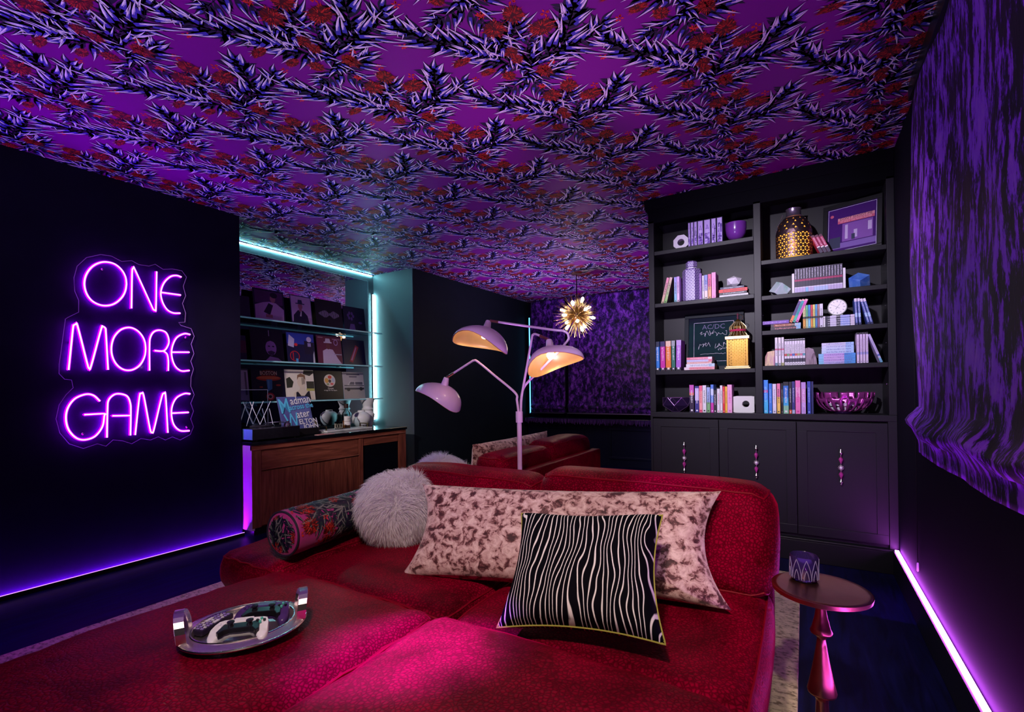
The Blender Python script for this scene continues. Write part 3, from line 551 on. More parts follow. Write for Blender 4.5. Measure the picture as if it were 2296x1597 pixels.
def fur_pillow(label, c, rad, nh, seed, rz=0.0):
    r = random.Random(seed); t = thing('fur_pillow', label, 'pillow', c, (0, 0, rz))
    MB().sphere((0, 0, 0), 1, 28, sq=rad).build('pillow_body', FUR, t, smooth=True)
    b = MB()
    for i in range(nh):
        z = r.uniform(-1, 1); a = r.uniform(0, 2 * PI); s = math.sqrt(1 - z * z); n = Vector((s * math.cos(a), s * math.sin(a), z))
        p = Vector((n.x * rad[0], n.y * rad[1], n.z * rad[2])) * 0.97
        nn = Vector((n.x / rad[0], n.y / rad[1], n.z / rad[2])).normalized()
        sw = Vector((mnoise.noise(p * 9 + Vector((seed, 0, 0))), mnoise.noise(p * 9 + Vector((0, seed, 3))), mnoise.noise(p * 9 + Vector((5, 0, seed))) - 0.35))
        d1 = (nn + sw * 0.9 + Vector((r.uniform(-.3, .3), r.uniform(-.3, .3), r.uniform(-.3, .3)))).normalized(); d2 = (d1 + sw * 1.1 + Vector((0, 0, -0.5))).normalized()
        l = r.uniform(0.026, 0.058); wv = d1.orthogonal().normalized(); wv.rotate(Matrix.Rotation(r.uniform(0, 2 * PI), 3, d1)); w = 0.0011
        q1 = p + d1 * l * 0.55; q2 = q1 + d2 * l * 0.55
        b.add([p - wv * w, p + wv * w, q1 + wv * w * 0.9, q1 - wv * w * 0.9, q2], [(0, 1, 2, 3), (3, 2, 4)])
    f = b.build('fur', FUR, t); f['kind'] = 'stuff'; return t
fur_pillow('big fluffy white fur pillow at the left end of the blush lumbar pillow', (-1.545, 1.545, 0.572), (0.160, 0.115, 0.155), 15000, 2, 0.5)
# bolster with the wallpaper flowers
BOL_R = 0.092; BOL_L = 0.62
t = thing('bolster_pillow', 'round floral bolster pillow in magenta with black leaves and red flowers', 'pillow', (-1.775, 1.145, 0.530), (0, 0, 0.10))
BM = mat('bolster_magenta', (0.42, 0.03, 0.20), 0.5, sheen=0.4, sheen_tint=(1, 0.4, 0.8), var=0.25, vscale=8)
MB().lathe([(0.001, 0), (BOL_R * 0.86, 0.0), (BOL_R * 0.97, 0.008), (BOL_R, 0.02), (BOL_R, BOL_L - 0.02), (BOL_R * 0.97, BOL_L - 0.008), (BOL_R * 0.86, BOL_L), (0.001, BOL_L)], 40, axis='y').build('bolster_cover', BM, t, smooth=True)
for yy in (0.004, BOL_L - 0.004): MB().tube([(BOL_R * 0.96 * math.cos(2 * PI * i / 36), yy, BOL_R * 0.96 * math.sin(2 * PI * i / 36)) for i in range(36)], 0.0045, 6, closed=True).build('piping', mat('piping_black', (0.02, 0.012, 0.03), 0.6), t, smooth=True)
pb = MB()
for lay, mi, poly in MOTIF:
    for (ou, ov, k) in ((0.10, 0.16, 0.85), (0.36, 0.46, 0.85)):
        q = []
        for p in poly:
            a = (p.x * k + ou) / BOL_R; y = p.y * k + ov; rr = BOL_R + 0.0010 + 0.0006 * lay; q.append((rr * math.sin(a), y, rr * math.cos(a)))
        ys = [p[1] for p in q]
        if min(ys) < 0.012 or max(ys) > BOL_L - 0.012: continue
        pb.add(q, [tuple(range(len(q)))], mi)
    q = [(p.x * 0.8 + 0.03, p.y * 0.8 - 0.0) for p in poly]
    if max(x * x + y * y for x, y in q) < (BOL_R * 0.84) ** 2: pb.add([(x, -0.0008 - 0.0006 * lay, y) for x, y in q], [tuple(range(len(q)))], mi)
pb.build('floral_print', [P_DARK, mat('print_bolster_green', (0.02, 0.035, 0.04), 0.6, var=0), mat('print_bolster_cream', (0.24, 0.23, 0.22), 0.6, var=0), P_RED, P_RED2, P_MAR], t)
# ------------------------------------------------------------------ silver tray with controllers and remote
SIL = mat('silver_hammered', (0.92, 0.82, 0.80), 0.33, metal=1, var=0.05, bump=0.35, bscale=130); SILP = mat('silver_polished', (0.92, 0.84, 0.82), 0.22, metal=1, var=0.03)
TZ = 0.462
t = thing('serving_tray', 'oval hammered silver tray with two upright handles on the ottoman', 'tray', (-1.272, 0.712, TZ), (0, 0, 1.02))
def oval(prof, a, b, n=56, zoff=0):
    m = MB(); vs = []; fs = []
    for (k, z) in prof:
        for i in range(n):
            an = 2 * PI * i / n; vs.append((a * math.cos(an) + k * math.cos(an), b * math.sin(an) + k * math.sin(an), z + zoff))
    for j in range(len(prof) - 1):
        for i in range(n): q = (i + 1) % n; fs.append((j * n + i, j * n + q, (j + 1) * n + q, (j + 1) * n + i))
    return m.add(vs, fs), n
TA, TB = 0.115, 0.100
m, n = oval([(-0.03, 0.006), (-0.002, 0.006), (0.0, 0.008), (0.004, 0.022), (0.007, 0.024), (0.030, 0.020), (0.034, 0.018), (0.032, 0.014), (0.004, 0.014), (0.0, 0.0), (-0.03, 0.0)], TA, TB)
m.f.append(tuple(range(n))); m.m.append(0); m.f.append(tuple(range(11 * n - 1, 10 * n - 1, -1))); m.m.append(0)
m.build('tray_dish', SIL, t, smooth=True, angle=0.6)
MB().tube([((TA + 0.0055) * math.cos(2 * PI * i / 56), (TB + 0.0055) * math.sin(2 * PI * i / 56), 0.0245) for i in range(56)], 0.0025, 6, closed=True).build('inner_rim', SILP, t, smooth=True)
MB().tube([((TA + 0.034) * math.cos(2 * PI * i / 56), (TB + 0.034) * math.sin(2 * PI * i / 56), 0.017) for i in range(56)], 0.003, 6, closed=True).build('outer_rim', SILP, t, smooth=True)
for s in (-1, 1):
    h = MB(); pr = []
    for i in range(13):
        a = -PI / 2 + PI * i / 12; y = 0.052 * math.sin(a); z = 0.020 + 0.062 * math.cos(a) ** 0.8 if i not in (0, 12) else 0.018
        pr.append((s * (TA + 0.018 + 0.010 * math.cos(a)), y, z))
    vs = []; fs = []
    for i, p in enumerate(pr):
        w = 0.010; vs += [(p[0] - s * 0.004, p[1] * 0.93, p[2] - 0.003), (p[0] - s * 0.012, p[1], p[2] + 0.004), (p[0] + s * 0.012, p[1], p[2] + 0.004), (p[0] + s * 0.004, p[1] * 0.93, p[2] - 0.003)]
    for i in range(12):
        for k in range(4): q = (k + 1) % 4; fs.append((i * 4 + k, i * 4 + q, i * 4 + 4 + q, i * 4 + 4 + k))
    fs += [(3, 2, 1, 0), (48, 49, 50, 51)]
    h.add(vs, fs).build('handle', SILP, t, bevel=0.0015)
TRM = Matrix.Translation((-1.272, 0.712, TZ)) @ Matrix.Rotation(1.02, 4, 'Z')
def controller(label, loc, rz, shell, group):
    t = thing('game_controller', label, 'controller', TRM @ Vector(loc), (0.06, 0, rz), group); t.scale = (0.84,) * 3
    # outline of the shell, x across, y towards the player's hands negative
    half = [(0, 0.030), (0.030, 0.032), (0.052, 0.034), (0.066, 0.026), (0.074, 0.006), (0.080, -0.024), (0.081, -0.046), (0.074, -0.062), (0.062, -0.064), (0.053, -0.052), (0.043, -0.032), (0.030, -0.024), (0, -0.023)]
    poly = half + [(-x, y) for x, y in half[-2:0:-1]]
    b = MB(); rings = [(0.90, -0.012), (0.99, -0.006), (1.0, 0.004), (0.95, 0.013), (0.84, 0.018)]; vs = []; n = len(poly); fs = []
    for k, z in rings:
        for x, y in poly:
            cx = 0.066 if abs(x) > 0.045 else abs(x) * 0.6
            sx = math.copysign(cx, x) if x else 0; cyy = -0.015 if abs(x) > 0.045 else 0.003
            dz = -0.016 * max(0, (-y - 0.02) / 0.045) if abs(x) > 0.03 else 0
            vs.append((sx + (x - sx) * k, cyy + (y - cyy) * k, z + dz))
    for j in range(len(rings) - 1):
        for i in range(n): q = (i + 1) % n; fs.append((j * n + i, j * n + q, (j + 1) * n + q, (j + 1) * n + i))
    fs += [tuple(range(n - 1, -1, -1)), tuple(range((len(rings) - 1) * n, len(rings) * n))]
    b.add(vs, fs); b.build('shell', shell, t, smooth=True, angle=0.9)
    blk = mat('controller_black', (0.010, 0.010, 0.014), 0.3, var=0.03)
    mid = [(-0.046, 0.012), (-0.034, -0.004), (-0.030, -0.026), (-0.046, -0.044), (-0.040, -0.046), (-0.028, -0.030), (0.028, -0.030), (0.040, -0.046), (0.046, -0.044), (0.030, -0.026), (0.034, -0.004), (0.046, 0.012), (0.026, 0.030), (-0.026, 0.030)]
    MB().prism([(-0.046, 0.014), (-0.052, -0.012), (-0.058, -0.040), (-0.050, -0.050), (-0.040, -0.034), (-0.028, -0.027), (0.028, -0.027), (0.040, -0.034), (0.050, -0.050), (0.058, -0.040), (0.052, -0.012), (0.046, 0.014), (0.030, 0.004), (-0.030, 0.004)][::-1], 0.002, 0.0186).build('centre_panel', blk, t, bevel=0.002)
    MB().box(-0.027, 0.027, 0.006, 0.032, 0.006, 0.0205).build('touchpad', shell, t, bevel=0.003)
    for s in (-1, 1):
        MB().lathe([(0.010, 0.016), (0.0085, 0.020), (0.006, 0.027), (0.0105, 0.030), (0.0105, 0.033), (0.007, 0.0345)], 14, (s * 0.026, -0.014, 0)).build('thumbstick', blk, t, smooth=True)
        MB().box(s * 0.050 - 0.013, s * 0.050 + 0.013, 0.026, 0.040, 0.000, 0.012).build('shoulder_button', blk, t, bevel=0.003)
    tg = mat('button_teal', (0.10, 0.55, 0.42), 0.3)
    for k in range(4):
        a = k * PI / 2; MB().lathe([(0.0040, 0.016), (0.0040, 0.0215), (0.003, 0.0225)], 10, (0.052 + 0.010 * math.cos(a), 0.004 + 0.010 * math.sin(a), 0)).build('face_button', tg if k % 2 else blk, t)
        MB().box(-0.052 + 0.009 * math.cos(a) - 0.003, -0.052 + 0.009 * math.cos(a) + 0.003, 0.004 + 0.009 * math.sin(a) - 0.003, 0.004 + 0.009 * math.sin(a) + 0.003, 0.016, 0.0215).build('direction_button', shell, t, bevel=0.001)
controller('white game controller lying in front on the silver tray', (-0.004, -0.050, 0.030), 0.78, mat('controller_white', (0.85, 0.85, 0.88), 0.35, var=0.03), 'game controllers on the tray')
controller('purple black game controller lying behind the white one on the silver tray', (0.048, 0.022, 0.030), 0.72, mat('controller_violet_black', (0.07, 0.03, 0.16), 0.28, var=0.03), 'game controllers on the tray')
t = thing('remote_control', 'black remote control with rows of pale buttons on the silver tray', 'remote', TRM @ Vector((-0.078, 0.052, 0.008)), (0, 0, 0.33)); t.scale = (0.84,) * 3
MB().box(-0.024, 0.024, -0.062, 0.062, 0.0, 0.018).build('remote_body', mat('remote_black', (0.02, 0.012, 0.035), 0.35), t, bevel=0.004)
rb = mat('remote_button', (0.42, 0.30, 0.75), 0.4); rw = mat('remote_button_white', (0.85, 0.82, 0.92), 0.4)
for i in range(10):
    for j in range(3):
        big = i in (4, 5) and j != 1
        MB().box(-0.0195 + j * 0.0145, -0.0195 + j * 0.0145 + (0.011 if big else 0.009), -0.055 + i * 0.0112, -0.055 + i * 0.0112 + (0.0085 if big else 0.0055), 0.018, 0.0205).build('button', rw if big or (i + j) % 3 == 0 else rb, t)
# ------------------------------------------------------------------ copper drink table and votive
COP = mat('copper_hammered', (0.60, 0.26, 0.19), 0.30, metal=1, var=0.18, vscale=14, bump=0.25, bscale=18)
t = thing('drink_table', 'small round copper pedestal drink table beside the red sofa', 'table', (0.035, 1.668, 0))
MB().lathe([(0.010, 0.484), (0.118, 0.484), (0.125, 0.488), (0.127, 0.500), (0.122, 0.503), (0.112, 0.501), (0.001, 0.500)], 48).build('table_top', COP, t, smooth=True, angle=0.8)
MB().lathe([(0.012, 0.486), (0.011, 0.470), (0.012, 0.450), (0.016, 0.420), (0.024, 0.385), (0.029, 0.374), (0.027, 0.368), (0.014, 0.360), (0.011, 0.352), (0.013, 0.335), (0.020, 0.290), (0.030, 0.235), (0.038, 0.200), (0.036, 0.193), (0.020, 0.186), (0.016, 0.17), (0.018, 0.12), (0.030, 0.06), (0.075, 0.028), (0.105, 0.016), (0.108, 0.0), (0.001, 0.0)], 28).build('pedestal', COP, t, smooth=True, angle=1.2)
vg = mat('votive_glass_violet', (0.20, 0.10, 0.62), 0.06, trans=0.85, ior=1.45)
t = thing('candle_votive', 'cut glass violet candle votive on the copper table', 'candle holder', (-0.006, 1.715, 0.502))
b = MB(); prof = [(0.032, 0.0), (0.037, 0.006), (0.0385, 0.03), (0.038, 0.072), (0.0365, 0.075), (0.0345, 0.072), (0.034, 0.014), (0.001, 0.010)]
b.lathe([(0.001, 0)] + prof, 30, cap=False); b.build('glass', vg, t, smooth=True, angle=0.7)
ar = MB()
for k in range(9):
    a0 = 2 * PI * k / 9
    for s in (-1, 1):
        for q in (0.5, 1.0):
            ar.tube([((0.0388) * math.cos(a0 + s * (0.35 * q * (1 - u ** 2))), 0.0388 * math.sin(a0 + s * (0.35 * q * (1 - u ** 2))), 0.008 + u * 0.06 * q) for u in (0, .25, .5, .75, 1)], 0.0011, 5)
ar.build('arch_relief', mat('votive_relief', (0.55, 0.45, 0.95), 0.1, trans=0.4), t, smooth=True)
MB().lathe([(0.029, 0.0112), (0.029, 0.038), (0.027, 0.040), (0.001, 0.040)], 20).build('wax', mat('wax_lilac', (0.45, 0.35, 0.75), 0.6), t)
# ------------------------------------------------------------------ three-arm floor lamp
LAC = mat('lamp_lilac_enamel', (0.80, 0.55, 0.90), 0.32, var=0.03, coat=0.3); BRS = mat('copper_brass', (0.62, 0.30, 0.20), 0.28, metal=1); GOLDIN = mat('shade_gold_inside', (0.80, 0.52, 0.20), 0.35, metal=0.4, var=0.1)
LY = 2.30; LX = -1.357
t = thing('floor_lamp', 'lilac three-arm floor lamp with shell shaped shades behind the red sofa', 'lamp', (LX, LY, 0))
MB().lathe([(0.001, 0), (0.15, 0.0), (0.15, 0.012), (0.03, 0.02), (0.013, 0.03), (0.013, 0.92)], 28).build('pole', LAC, t, smooth=True, angle=0.6)
MB().lathe([(0.019, 0.908), (0.0195, 0.912), (0.0195, 0.966), (0.019, 0.970), (0.001, 0.970)], 24).build('collar', LAC, t, smooth=True, angle=0.6)
def arm(pts, end): 
    P = bez(pts, 10); a = MB().tube(P, 0.0066, 10).build('arm', LAC, t, smooth=True)
    d = (Vector(pts[-1]) - Vector(pts[-2])).normalized(); e = Vector(pts[-1])
    MB().tube([e - d * 0.05, e + d * 0.004], 0.0078, 10).build('sleeve', BRS, a, smooth=True)
def headlamp(top, axis, spread, L, Wd, power, flip=1):
    """shell shade hanging below `top`; axis = lamp's down axis, spread = long axis"""
    Zl = -Vector(axis).normalized(); X = Vector(spread); X = (X - Zl * X.dot(Zl)).normalized(); Yl = Zl.cross(X)
    M = Matrix((X, Yl, Zl)).transposed().to_4x4(); M.translation = Vector(top)
    hd = bpy.data.objects.new('shade', None)
    neck = MB().lathe([(0.014, 0.0), (0.016, -0.004), (0.024, -0.052), (0.022, -0.060)], 18)
    nu, nv = 28, 10; vs = []; fs = []
    for j in range(nv + 1):
        s = j / nv; rad = math.sin(s * PI / 2) ** 0.85; z = -0.044 - 0.085 * (1 - math.cos(s * PI / 2)) ** 0.85 - 0.012 * s
        for i in range(nu):
            a = 2 * PI * i / nu; ex = L * (1.0 if math.cos(a) > 0 else 0.72); x = rad * ex * math.cos(a); y = rad * Wd * math.sin(a) * (1 - 0.30 * max(0, math.cos(a)) ** 2)
            zz = z - 0.020 * s ** 3 * math.cos(2 * a) + 0.018 * s ** 2 * math.cos(a)
            vs.append((x, y, zz))
    for j in range(nv):
        for i in range(nu): q = (i + 1) % nu; fs.append((j * nu + i, (j + 1) * nu + i, (j + 1) * nu + q, j * nu + q))
    outer = MB().add(vs, fs)
    inner = MB().add([(v[0] * 0.972, v[1] * 0.972, v[2] - 0.0022) for v in vs], [f[::-1] for f in fs])
    o = outer.build('shade', LAC, t, smooth=True, angle=None); o.matrix_local = M
    n_ = neck.build('neck', LAC, o, smooth=True, angle=0.6)
    i_ = inner.build('gold_lining', GOLDIN, o, smooth=True, angle=None)
    MB().lathe([(0.001, -0.062), (0.012, -0.064), (0.020, -0.080), (0.021, -0.092), (0.014, -0.106), (0.001, -0.110)], 16).build('bulb', glow('bulb_warm', (1.0, 0.80, 0.62), 14), o, smooth=True)
    l = lamp('lamp_light', 'POINT', (0, 0, -0.118), power * 0.32, (1.0, 0.72, 0.55), size=0.02, parent=o)
    return o
arm([(0, -0.006, 0.96), (-0.010, -0.006, 1.03), (-0.022, -0.006, 1.075), (-0.150, -0.02, 1.175), (-0.255, -0.03, 1.255), (-0.285, -0.03, 1.264), (-0.320, -0.03, 1.250), (-0.478, -0.03, 1.175)], 0)
headlamp((-0.490, -0.03, 1.170), (-0.30, -0.05, -0.95), (-1, -0.1, -0.28), 0.185, 0.130, 1.2)
arm([(0.008, 0.006, 0.96), (0.010, 0.006, 1.02), (0.018, 0.006, 1.075), (0.050, 0.006, 1.22), (0.083, 0.006, 1.372), (0.092, 0.006, 1.392), (0.115, 0.0, 1.392), (0.185, -0.01, 1.362)], 0)
headlamp((0.197, -0.01, 1.356), (0.20, -0.22, -0.96), (1, 0.1, 0.22), 0.180, 0.130, 1.6)
arm([(0.004, 0.012, 0.96), (0.006, 0.014, 1.04), (0.030, 0.02, 1.115), (0.140, 0.03, 1.215), (0.275, 0.03, 1.335), (0.292, 0.03, 1.375), (0.270, 0.02, 1.400), (0.200, 0.0, 1.412), (-0.150, -0.05, 1.482)], 0)
headlamp((-0.163, -0.052, 1.483), (-0.10, -0.30, -0.94), (-1, 0.0, 0.05), 0.205, 0.150, 1.6)
# ------------------------------------------------------------------ sunburst pendant
GLD = mat('brass_rods', (0.72, 0.50, 0.22), 0.3, metal=1, var=0.1)
PC = Vector((-2.26, 5.19, 1.955))
t = thing('sunburst_pendant', 'brass sunburst pendant lamp with glowing bulbs near the far wall', 'pendant lamp', PC)
MB().sphere((0, 0, 0), 0.05, 18).build('core', GLD, t, smooth=True)
MB().tube([(0, 0, 0.03), (0, 0, ZC - PC.z)], 0.006, 8).build('stem', mat('stem_dark', (0.05, 0.03, 0.02), 0.3, metal=1), t, smooth=True)
MB().lathe([(0.001, ZC - PC.z), (0.06, ZC - PC.z), (0.06, ZC - PC.z - 0.02), (0.001, ZC - PC.z - 0.025)], 20).build('canopy', GLD, t)
rod_me = MB().tube([(0, 0, 0.04), (0, 0, 0.16), (0, 0, 0.255)], [0.0042, 0.0036, 0.0022], 5).mesh('rod', GLD, True)
arm_me = MB().tube([(0, 0, 0.04), (0, 0, 0.155)], 0.005, 6).mesh('bulb_arm', GLD, True)
bul_me = MB().lathe([(0.001, 0.150), (0.009, 0.154), (0.017, 0.174), (0.019, 0.190), (0.012, 0.210), (0.001, 0.218)], 14).mesh('bulb', glow('bulb_pendant', (1.0, 0.90, 0.72), 16), True)
def dirs(n):
    g = PI * (3 - math.sqrt(5)); return [Vector((math.cos(g * i) * math.sqrt(1 - z * z), math.sin(g * i) * math.sqrt(1 - z * z), z)) for i in range(n) for z in [1 - 2 * (i + 0.5) / n]]
for d in dirs(170):
    o = put('rod', rod_me, t); q = (d + Vector((R.uniform(-.05, .05), R.uniform(-.05, .05), R.uniform(-.05, .05)))).to_track_quat('Z', 'Y'); o.rotation_euler = q.to_euler(); s = R.uniform(0.92, 1.12); o.scale = (1, 1, s)
for d in dirs(14):
    for nm, me in (('bulb_arm', arm_me), ('bulb', bul_me)):
        o = put(nm, me, t); o.rotation_euler = d.to_track_quat('Z', 'Y').to_euler()
lamp('pendant_light', 'POINT', (0, 0, -0.28), 7, (1.0, 0.75, 0.55), size=0.15, parent=t)
# ------------------------------------------------------------------ second sofa, facing the left wall
t = thing('back_sofa', 'red velvet sofa seen end-on behind the sectional, facing left', 'sofa')
MB().box(-1.50, -1.425, 2.42, 3.72, 0.10, 0.600).build('back_frame', VEL, t, bevel=0.012, seg=3)
block(t, (-2.42, -1.50, 2.42, 3.72, 0.07, 0.26)); feet(t, -2.42, -1.45, 2.42, 3.72)
cushion('seat_cushion', t, -2.44, -1.62, 2.42, 3.07, 0.25, 0.42, seed=11); cushion('seat_cushion', t, -2.44, -1.62, 3.07, 3.72, 0.25, 0.42, seed=12)
cushion('back_cushion', t, -1.74, -1.51, 2.38, 3.02, 0.40, 0.690, r=0.06, dome=0.015, wr=0.012, seed=13); cushion('back_cushion', t, -1.74, -1.51, 3.03, 3.74, 0.40, 0.700, r=0.06, dome=0.03, wr=0.014, seed=14)
m4, w, h = frame_of((-1.84, 3.50, 0.43), (-1.84, 2.44, 0.43), (-1.79, 3.46, 0.755), (-1.79, 2.46, 0.745))
t = thing('lumbar_pillow', 'blush crushed velvet pillow leaning on the back sofa behind the lamp', 'pillow'); t.matrix_world = m4
pillow(t, w, h, 0.13, CRUSH, 6.2, pinch=0.05, ear=0.45, n=26)
fur_pillow('small fluffy white fur pillow on the back sofa, peeking over the sectional', (-2.13, 2.56, 0.520), (0.205, 0.12, 0.110), 9000, 5)
# ================================================================== BOOKCASE
BX0, BX1, BY0, BY1 = -0.955, 0.457, 3.50, 3.775
bc = thing('bookcase', 'tall charcoal built-in bookcase with open shelves above three cabinet doors', 'bookcase', (0, 0, 0))
for x0, x1 in ((BX0, -0.915), (-0.270, -0.228), (0.420, BX1)): boxo('upright', (x0, x1, BY0, BY1, 0.917, 2.300), M_CASE, bc, 0.002)
boxo('back_panel', (BX0, BX1, 3.762, BY1, 0.13, 2.44), M_CASE, bc)
for i, (z, x0, x1) in enumerate(((2.078, -0.915, -0.270), (1.700, -0.915, -0.270), (1.213, -0.915, -0.270), (1.910, -0.228, 0.420), (1.680, -0.228, 0.420), (1.453, -0.228, 0.420), (1.225, -0.228, 0.420))):
    boxo('shelf', (x0, x1, BY0 + 0.004, 3.762, z - 0.028, z), M_CASE, bc, 0.002)
boxo('counter', (BX0, BX1, BY0 - 0.004, 3.762, 0.880, 0.917), M_CASE, bc, 0.003)
boxo('fascia', (BX0, BX1, BY0, 3.60, 2.285, 2.385), M_CROWN, bc, 0.002)
MB().prism([(3.60, 2.380), (3.497, 2.380), (3.490, 2.395), (3.470, 2.430), (3.465, 2.448), (3.60, 2.448)], BX0 - 0.02, BX1, 'x').build('crown_moulding', M_CROWN, bc, bevel=0.002)
boxo('carcass', (BX0, BX1, 3.522, 3.762, 0.13, 0.880), M_CASE, bc)
for x0, x1 in ((BX0, -0.938), (0.414, BX1)): boxo('stile', (x0, x1, BY0, 3.53, 0.14, 0.880), M_CASE, bc, 0.002)
boxo('plinth', (BX0, BX1, 3.485, 3.762, 0.0, 0.128), M_CASE, bc, 0.003)
boxo('plinth_cap', (BX0, BX1, 3.480, 3.53, 0.128, 0.142), M_CASE, bc, 0.004)
PEWTER = mat('pewter', (0.72, 0.62, 0.58), 0.3, metal=1); AMET = mat('amethyst_stone', (0.55, 0.05, 0.32), 0.15, trans=0.3, ior=1.55); PEARL = mat('pearl', (0.9, 0.82, 0.88), 0.2, coat=0.6)
for d0, d1, hx in ((-0.936, -0.498, -0.720), (-0.494, -0.045, -0.270), (-0.041, 0.412, 0.185)):
    d = boxo('door', (d0, d1, 3.502, 3.522, 0.165, 0.868), M_CASE, bc, 0.002)
    f = MB(); w = 0.055
    for b in ((d0, d1, 0.165, 0.165 + w), (d0, d1, 0.868 - w, 0.868), (d0, d0 + w, 0.165 + w, 0.868 - w), (d1 - w, d1, 0.165 + w, 0.868 - w)): f.box(b[0], b[1], 3.496, 3.503, b[2], b[3])
    f.build('door_frame', M_CASE, d, bevel=0.0015)
    h = MB(); zc = 0.598
    h.tube([(hx, 3.484, zc - 0.085), (hx, 3.484, zc + 0.085)], 0.0035, 8, mi=0)
    for s in (-1, 1):
        h.lathe([(0.001, 0), (0.010, 0.012), (0.004, 0.026), (0.002, 0.034)], 10, (hx, 3.484, zc + s * 0.078 - (0.0 if s > 0 else 0.02)), mi=0)
        h.sphere((hx, 3.484, zc + s * 0.100), 0.005, 10, mi=0)
        h.lathe([(0.002, -0.020), (0.012, 0.004), (0.009, 0.014), (0.002, 0.020)], 6, (hx, 3.480, zc + s * 0.045), mi=1)
        h.tube([(hx, 3.502, zc + s * 0.07), (hx, 3.484, zc + s * 0.07)], 0.003, 6, mi=0)
    for k in range(10): h.sphere((hx + 0.0125 * math.cos(k * PI / 5), 3.482, zc + 0.0125 * math.sin(k * PI / 5)), 0.0034, 8, mi=0)
    h.sphere((hx, 3.480, zc), 0.009, 12, mi=2)
    h.build('jewelled_handle', [PEWTER, AMET, PEARL], d, smooth=True, angle=0.8)['label'] = 'pewter handle set with amethyst stones and a pearl'
pins = MB()
for x, s in ((-0.226, 1), (0.418, -1)):
    for z in (1.10, 1.34, 1.56, 1.80): pins.lathe([(0.0025, 0), (0.0025, 0.004 * s)], 8, (x, 3.545, z), axis='x')
pins.build('shelf_pins', mat('steel_pin', (0.8, 0.8, 0.85), 0.25, metal=1), bc)
# ------------------------------------------------------------------ books
PAGES = mat('book_pages', (0.72, 0.66, 0.60), 0.8, var=0.15, vscale=300, aniso=(1, 1, 0.02))
RB = random.Random(21)
def book(label, group, pos, rot, w, h, d, col, bands=(), title=None, tspan=(0.35, 0.8), dots=True, cat='book', rough=0.45):
    """upright book: spine faces -y, base at pos; w thickness (x), h height (z), d depth (y)"""
    t = thing('book', label, cat, pos, rot, group); c = flat(col, rough); bt = min(0.0022, w * 0.15)
    m = MB(); m.box(-w / 2, w / 2, 0, bt, 0, h); m.box(-w / 2, -w / 2 + bt, bt, d, 0, h); m.box(w / 2 - bt, w / 2, bt, d, 0, h)
    m.build('cover', c, t)
    MB().box(-w / 2 + bt, w / 2 - bt, bt, d - 0.004, 0.002, h - 0.002).build('pages', PAGES, t)
    mats = []; p = MB(); 
    def mi(cc):
        f = flat(cc, rough)
        if f not in mats: mats.append(f)
        return mats.index(f)
    for a, b, cc in bands: p.box(-w / 2, w / 2, -0.0003, 0.0002, h * a, h * b, mi(cc))
    if title:
        z = tspan[0] * h
        while z < tspan[1] * h:
            l = RB.uniform(0.35, 1.0) * w * 0.42; g = RB.uniform(0.25, 0.5) * w
            p.box(-w * RB.uniform(0.10, 0.26), w * RB.uniform(0.10, 0.26), -0.0006, 0.0, z, z + l * 0.45, mi(title)); z += l * 0.45 + g * 0.42
        if dots: p.box(-w * 0.22, w * 0.22, -0.0006, 0, h * 0.04, h * 0.04 + w * 0.4, mi(title))
    if mats and len(p.f) <= 18:
        for k in range(0, len(p.f), 6):
            q = MB(); o8 = (k // 6) * 8; q.add(p.v[o8:o8 + 8], [tuple(i - o8 for i in f) for f in p.f[k:k + 6]]); q.build('spine_band', mats[p.m[k]], t)
    elif mats: p.build('spine_print', mats, t)
    return t
ORD = ['first', 'second', 'third', 'fourth', 'fifth', 'sixth', 'seventh', 'eighth', 'ninth', 'tenth', 'eleventh', 'twelfth', 'thirteenth', 'fourteenth', 'fifteenth', 'sixteenth', 'seventeenth']
YB = 3.528
WHT = (0.82, 0.80, 0.84); BLK = (0.012, 0.012, 0.018); LIL = (0.62, 0.50, 0.85)
def row(z, items, group, where, d=0.13, y=YB, base=None):
    """items: (x0, x1, ztop, colour, colour name, bands, title colour, tilt)"""
    for k, it in enumerate(items):
        x0, x1, zt, col, cn, bands, tc = it[:7]; tilt = it[7] if len(it) > 7 else 0
        book('%s book, %s from the left %s' % (cn, ORD[k], where), group, ((x0 + x1) / 2, y + RB.uniform(0, 0.008), z), (0, tilt, 0), max(0.006, (x1 - x0) - 0.0008), zt - z, d, col, bands, tc)
